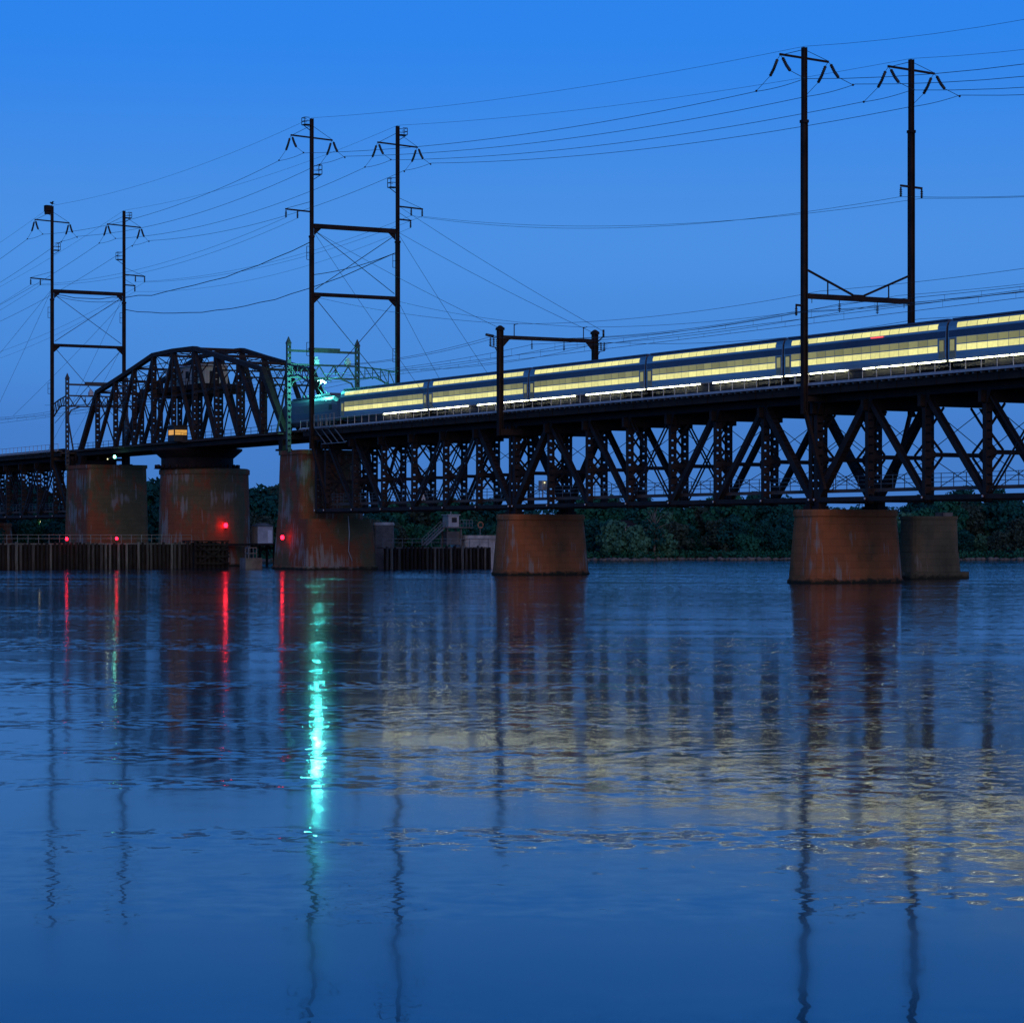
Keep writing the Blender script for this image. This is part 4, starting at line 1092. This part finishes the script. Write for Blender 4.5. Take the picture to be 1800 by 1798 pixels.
t = thing('equipment_cabinet', 'pale equipment cabinet with a small lamp on the lower walkway over the middle pier', 'cabinet', P(262.6, YC - HB + 1.5, 9.13))
m = MB(); m.box((-.4, -.35, .9), (.4, .35, 2.0)); m.box((-.06, -.06, .01), (.06, .06, .9)); m.build('casing', M['concrete'], t)
m = MB(); m.box((.402, -.2, 1.2), (.43, .2, 1.8)); m.build('door', M['cabin'], t)
m = MB(); m.ball((.62, -.1, 1.75), .09, 8, 5); m.build('lamp', M['lamp_warm'], t)
p_ = CF(748, 900); t = thing('water_standpipe', 'tall pale tank far behind the trusses left of the low portal', 'water tank', (p_.x, p_.y, 2))
m = MB(); m.loft([ring(1.9, 0, 20), ring(1.9, 18.4, 20)]); m.build('shell', M['concrete'], t)
m = MB(); m.loft([ring(1.95, 18.402, 20), ring(1.3, 19.1, 20), ring(.2, 19.4, 20)]); m.build('roof', M['cabin'], t)
p_ = CF(1098, 512); t = thing('shore_house', 'small white house half hidden among the trees right of the middle red pier', 'house', (p_.x, p_.y, ground_z(1098, 512)), R(-60))
m = MB(); m.box((-2.2, -1.6, -.5), (2.2, 1.6, 5.0)); m.build('wall', M['concrete'], t)
m = MB(); m.loft([[Vector((x * 2.4, y * 1.9, 5.002)) for x, y in ((1, 1), (-1, 1), (-1, -1), (1, -1))], [Vector((x * 2.4, y * .1, 6.1)) for x, y in ((1, 1), (-1, 1), (-1, -1), (1, -1))]]); m.build('roof', M['steel_dark'], t)
for x in (-1.2, .8):
    m = MB(); m.box((x - .35, -1.64, 3.2), (x + .35, -1.602, 4.2)); m.build('window', M['black'], t)
t = thing('life_ring', 'orange life ring hung on a post above the white concrete', 'life ring', (-328.5, 178.3, 4.75))
m = MB(); m.beam((0, 0, 0), (0, 0, 1.3), .08); m.build('post', M['rail_grey'], t)
m = MB(); m.tube([(.1, .42 * math.cos(2 * math.pi * k / 20), 1.5 + .42 * math.sin(2 * math.pi * k / 20)) for k in range(21)], .09, 8, caps=False); m.build('ring', M['sign_orange'], t)

# ---------------------------------------------------------------- lamps
def nav_lamp(loc, mat, label, r, col, power, group='navigation lamps', post=None):
    t = thing('navigation_lamp', label, 'lamp', loc, group=group)
    m = MB(); m.ball((0, 0, 0), r, 10, 6, (1, 1, 1.25)); m.build('lens', mat, t)
    m = MB(); m.tube([(0, 0, r * 1.15), (0, 0, r * 1.6)], r * .9, 8, r * .3); m.tube([(0, 0, -r * 1.6), (0, 0, -r * 1.1)], r * .7, 8)
    if post: m.beam((0, 0, -r * 1.3), (post[0], post[1], -r * 1.3 + post[2]), .08)
    m.build('housing', M['black'], t)
    l = bpy.data.lights.new('lamp_light', 'POINT'); l.energy = power; l.color = col; l.shadow_soft_size = r
    lo = bpy.data.objects.new('lamp_light', l); COL.objects.link(lo); lo.parent = t; lo.location = (r * 1.9, -r * 1.0, 0)
RC = (1.0, .03, .05)
nav_lamp((-366.7, 154.6, 6.3), M['lamp_red'], 'red lamp on the face of the round pier', .32, RC, 60, post=(-1.4, .5, 0))
nav_lamp((-328.3, 146.9, 4.45), M['lamp_red'], 'red lamp on the corner of the stepped pier', .26, RC, 22, post=(-.6, .8, 0))
nav_lamp((-346.5, 122.0, 4.25), M['lamp_red'], 'red lamp on the long pile wall, farthest left, before the broad pier', .20, RC, 5, post=(0, 0, -.6))
nav_lamp((-346.5, 129.4, 4.3), M['lamp_red'], 'red lamp on the long pile wall where its rails turn pale', .20, RC, 5, post=(0, 0, -.6))
nav_lamp((-395.9, 147.5, 17.5), M['lamp_green'], 'green lamp hung under the left end of the curved truss', .22, (.2, 1, .7), 12, post=(0, .6, .5))
nav_lamp((-398.6, 147.3, 17.2), M['lamp_warm'], 'tiny yellowish lamp just left of the green one under the curved truss', .10, (.9, 1, .6), 8, post=(0, .9, .7))
def street_lamp(px, fwd, z, mat, label, r, col, power):
    p = CF(px, fwd); zg = ground_z(px, fwd)
    t = thing('street_lamp', label, 'street lamp', (p.x, p.y, zg), group='lamps on the far bank')
    m = MB(); m.tube([(0, 0, -.3), (0, 0, z - zg)], .09, 6, .06); m.build('post', M['steel_dark'], t)
    m = MB(); m.ball((0, 0, z - zg + r * .8), r, 8, 5); m.build('lens', mat, t)
    l = bpy.data.lights.new('lamp_light', 'POINT'); l.energy = power; l.color = col; l.shadow_soft_size = r
    lo = bpy.data.objects.new('lamp_light', l); COL.objects.link(lo); lo.parent = t; lo.location = (r * 1.8, -r * 1.5, z - zg)
street_lamp(72, 505, 7.3, M['lamp_warm'], 'bright yellowish lamp on the bank under the left truss', .26, (1, .88, .5), 10)
street_lamp(10, 505, 7.3, M['lamp_red'], 'small red lamp at the left edge on the far bank', .16, RC, 30)

# ---------------------------------------------------------------- trees
def clump(m, c, r, n, rr, size, squash=.8, up=.0):
    for _ in range(n):
        while True:
            v = Vector((rr.uniform(-1, 1), rr.uniform(-1, 1), rr.uniform(-1, 1)))
            if .15 < v.length < 1: break
        v = v.normalized() * (v.length ** .45)
        p = Vector(c) + Vector((v.x * r, v.y * r, v.z * r * squash))
        nrm = (v + Vector((rr.uniform(-.9, .9), rr.uniform(-.9, .9), rr.uniform(-.6, 1.0)))).normalized()
        u = nrm.orthogonal().normalized(); u.rotate(Matrix.Rotation(rr.uniform(0, 6.28), 3, nrm)); s_ = nrm.cross(u)
        a_ = size * rr.uniform(.6, 1.3); b_ = a_ * rr.uniform(.5, .9)
        m.add([p - u * a_, p - s_ * b_ + nrm * .1 * a_, p + u * a_, p + s_ * b_ + nrm * .1 * a_], [(0, 1, 2, 3)])
def make_tree(name, label, cat, h, spread, leaf, bark, lobes, seed, leaves=95, size=.42, base_h=.25, group=None, squash=.8, crown_top=1.0):
    rr = random.Random(seed); t = thing(name, label, cat, (0, 0, -200), group=group)
    m = MB(); tips = []
    for k in range(lobes):
        an = 6.283 * k / lobes * 1.618 * 2 + rr.uniform(-.4, .4); u = (k + .5) / lobes
        zz = h * (base_h + (crown_top - base_h - .08) * (u ** .8)) ; rad = spread * (math.sin(math.pi * (.22 + .70 * u)) ** .8) * rr.uniform(.35, .85)
        tips.append(Vector((rad * math.cos(an), rad * math.sin(an), zz)))
    m.tube([(0, 0, -.6), (h * .01, 0, h * .25), (-h * .012, h * .01, h * .6), (0, 0, h * .86)], h * .026, 7, h * .006)
    for tp in tips:
        z0 = min(tp.z * .7, h * .7); m.tube([(0, 0, z0), (tp.x * .5, tp.y * .5, z0 + (tp.z - z0) * .7), tuple(tp)], h * .009, 5, h * .002)
    m.build('trunk', bark, t)
    m = MB()
    for tp in tips:
        clump(m, tp, spread * rr.uniform(.30, .50), leaves, rr, size, squash)
    m.build('crown', leaf, t)
    return t
protos = {}
specs = {
 'dark': ('dark', 'leaf1', 'bark', 9.5, 4.2, 22, .14), 'mid': ('mid', 'leaf2', 'bark', 9.5, 4.0, 20, .12),
 'brown': ('brown', 'leaf4', 'bark', 9.0, 4.0, 18, .12), 'pale': ('pale', 'leaf3', 'bark_pale', 6.5, 3.0, 15, .05),
 'tall': ('tall', 'leaf1', 'bark', 11.5, 3.7, 24, .12), 'low': ('low', 'leaf2', 'bark', 5.0, 3.2, 14, .02),
}
sections = [   # px range, label tail, spacing, kinds, height range, rows
 (-60, 112, 'on the bank under the far left truss', 26, ('dark', 'mid', 'tall', 'low'), (.75, 1.2)),
 (238, 300, 'in the gap between the broad pier and the round pier', 22, ('tall', 'mid', 'dark'), (1.1, 1.45)),
 (428, 506, 'in the gap between the round pier and the stepped pier', 22, ('mid', 'dark', 'brown', 'tall'), (1.05, 1.3)),
 (640, 878, 'behind the control cabin and white concrete', 24, ('mid', 'dark', 'brown', 'mid'), (.8, 1.05)),
 (1024, 1410, 'on the far bank between the two red piers', 27, ('dark', 'brown', 'dark', 'mid', 'tall', 'pale', 'low'), (.7, 1.14)),
 (1560, 1860, 'on the far bank right of the old grey pier', 28, ('dark', 'mid', 'brown', 'tall', 'pale'), (.66, 1.12)),
]
WHAT = {'dark': 'dark round-crowned tree', 'mid': 'mid green leafy tree', 'brown': 'brownish thin-leaved tree', 'tall': 'tall dark narrow tree', 'low': 'low spreading green bush tree', 'pale': 'pale grey-green willowy tree'}
rt = random.Random(21)
def place_tree(kind, px, fwd, sc_, label, group):
    p = CF(px, fwd, ground_z(px, fwd) - .15)
    s3 = (sc_ * rt.uniform(.9, 1.15), sc_ * rt.uniform(.9, 1.15), sc_)
    if kind not in protos:
        _, lf, bk, h, spd, lobes, bh = specs[kind]
        o = make_tree('bank_tree', label, 'tree', h, spd, M[lf], M[bk], lobes, hash_(kind), base_h=bh, group=group)
        protos[kind] = o; o.location = p; o.scale = s3; o.rotation_euler = (0, 0, rt.uniform(0, 6.28)); return o
    return dup(protos[kind], p, rt.uniform(0, 6.28), label, group, s3)
def hash_(s): return sum(ord(c) * (i + 3) for i, c in enumerate(s))
for p0, p1, tail, stp, kinds, hr in sections:
    for row, (off, ds) in enumerate(((9, 1.0), (24, 1.06), (46, 1.12))):
        px = p0 + rt.uniform(0, stp) + row * 7
        while px < p1:
            kd = rt.choice(kinds)
            if row == 0 and rt.random() < .35: kd2 = kd
            place_tree(kd, px, shore_fwd(px) + off + rt.uniform(-4, 6), rt.uniform(*hr) * ds * (.72 if row == 0 else 1.0), WHAT[kd] + ' ' + tail, 'trees ' + tail)
            px += stp * rt.uniform(.7, 1.3)
for px, sc_, lb in ((1078, 1.1, 'pale willowy tree at the water just right of the middle red pier'), (1120, .95, 'pale bushy tree halfway between two other pale ones on the shore'), (1166, .85, 'smallest pale round tree, alone at the water on the far bank')):
    place_tree('pale', px, shore_fwd(px) + 4, sc_, lb, 'pale trees at the far water')
lone = make_tree('lone_tree', 'lone flat-topped tree rising above the old grey pier', 'tree', 11.6, 4.6, M['leaf1'], M['bark'], 15, 5, 46, .34, .66, None, .5)
lone.location = CF(1628, 530, ground_z(1628, 530)); lone.scale = (1, 1, 1.0)
bare = make_tree('bare_tree', 'bare whitish tree standing among dark trees between the red piers', 'tree', 10.5, 3.4, M['leaf4'], M['bark_pale'], 16, 8, 7, .3, .3)
bare.location = CF(1150, shore_fwd(1150) + 6, ground_z(1150, shore_fwd(1150) + 6))
# low brush along the waterline
m = MB(); rb = random.Random(4)
for rng in ((-80, 130), (420, 520), (640, 900), (1020, 1420), (1540, 1880)):
    px = rng[0]
    while px < rng[1]:
        f = shore_fwd(px) + rb.uniform(1.5, 5)
        clump(m, CF(px, f, ground_z(px, f) + .5), rb.uniform(.9, 1.7), 42, rb, .3, .75); px += rb.uniform(5, 10)
stuff(m.build('shore_brush', M['leaf2']))
m = MB(); rk = random.Random(14); px = -80
while px < 1880:
    f = shore_fwd(px) + rk.uniform(-1.2, 1.0); r = rk.uniform(.25, .7)
    m.ball(CF(px, f, .05 + r * .15), r, 6, 4, (rk.uniform(.8, 1.5), rk.uniform(.8, 1.3), rk.uniform(.45, .8))); px += rk.uniform(1.5, 6)
stuff(m.build('shore_rocks', M['concrete_dark']))
# wood farther back that reads as one mass
m = MB(); rb = random.Random(9)
px = -120
while px < 1920:
    for f in (580, 640):
        hh = 8.0 + 2.6 * noise.noise(Vector((px * .02, f, 0))) + (2.2 if 200 < px < 520 else 0) - (2.0 if 1560 < px < 1700 else 0)
        z = ground_z(px, f)
        for q in range(3): clump(m, CF(px + rb.uniform(-14, 14), f + rb.uniform(-8, 8), z + hh * (.25 + .29 * q)), rb.uniform(2.4, 3.4), 60, rb, .6, .75)
    px += 22
stuff(m.build('far_wood', M['leaf1']))

# bird on the far left tower
t = thing('bird', 'dark bird with spread wings on the top of the farthest tower', 'bird', P(423.5, YC + YN, 61.15))
m = MB(); m.ball((0, 0, .42), .16, 8, 5, (1.0, 1.9, .9)); m.ball((0, -.30, .58), .09, 7, 4); m.tube([(0, -.37, .58), (0, -.48, .55)], .03, 5, .005)
for s in (-1, 1):
    m.add([(s * .08, -.12, .5), (s * .08, .15, .48), (s * .5, .12, .72), (s * .5, -.14, .76), (s * 1.05, .1, .62), (s * 1.05, -.05, .66), (s * .08, -.12, .45), (s * .08, .15, .44), (s * .5, .12, .69), (s * .5, -.14, .72), (s * 1.05, .1, .60), (s * 1.05, -.05, .63)],
          [(0, 1, 2, 3), (3, 2, 4, 5), (6, 9, 8, 7), (9, 11, 10, 8), (0, 3, 9, 6), (3, 5, 11, 9), (1, 7, 8, 2), (2, 8, 10, 4), (4, 10, 11, 5)])
    m.tube([(s * .06, 0, .32), (s * .06, 0, .0)], .025, 5)
m.add([(-.1, .28, .42), (.1, .28, .42), (.16, .55, .38), (-.16, .55, .38)], [(0, 1, 2, 3)])
m.build('body', M['black'], t)
nb = thing('nest_box', 'square dark box fixed to the top of the farthest tower, left leg', 'box', P(423.5, YC + YN - .75, 59.7))
m = MB(); m.box((-.5, -.45, 0), (.5, .45, 1.35)); m.box((-.6, -.55, 1.352), (.6, .55, 1.45)); m.build('casing', M['steel_dark'], nb)
bpy.context.view_layer.update()
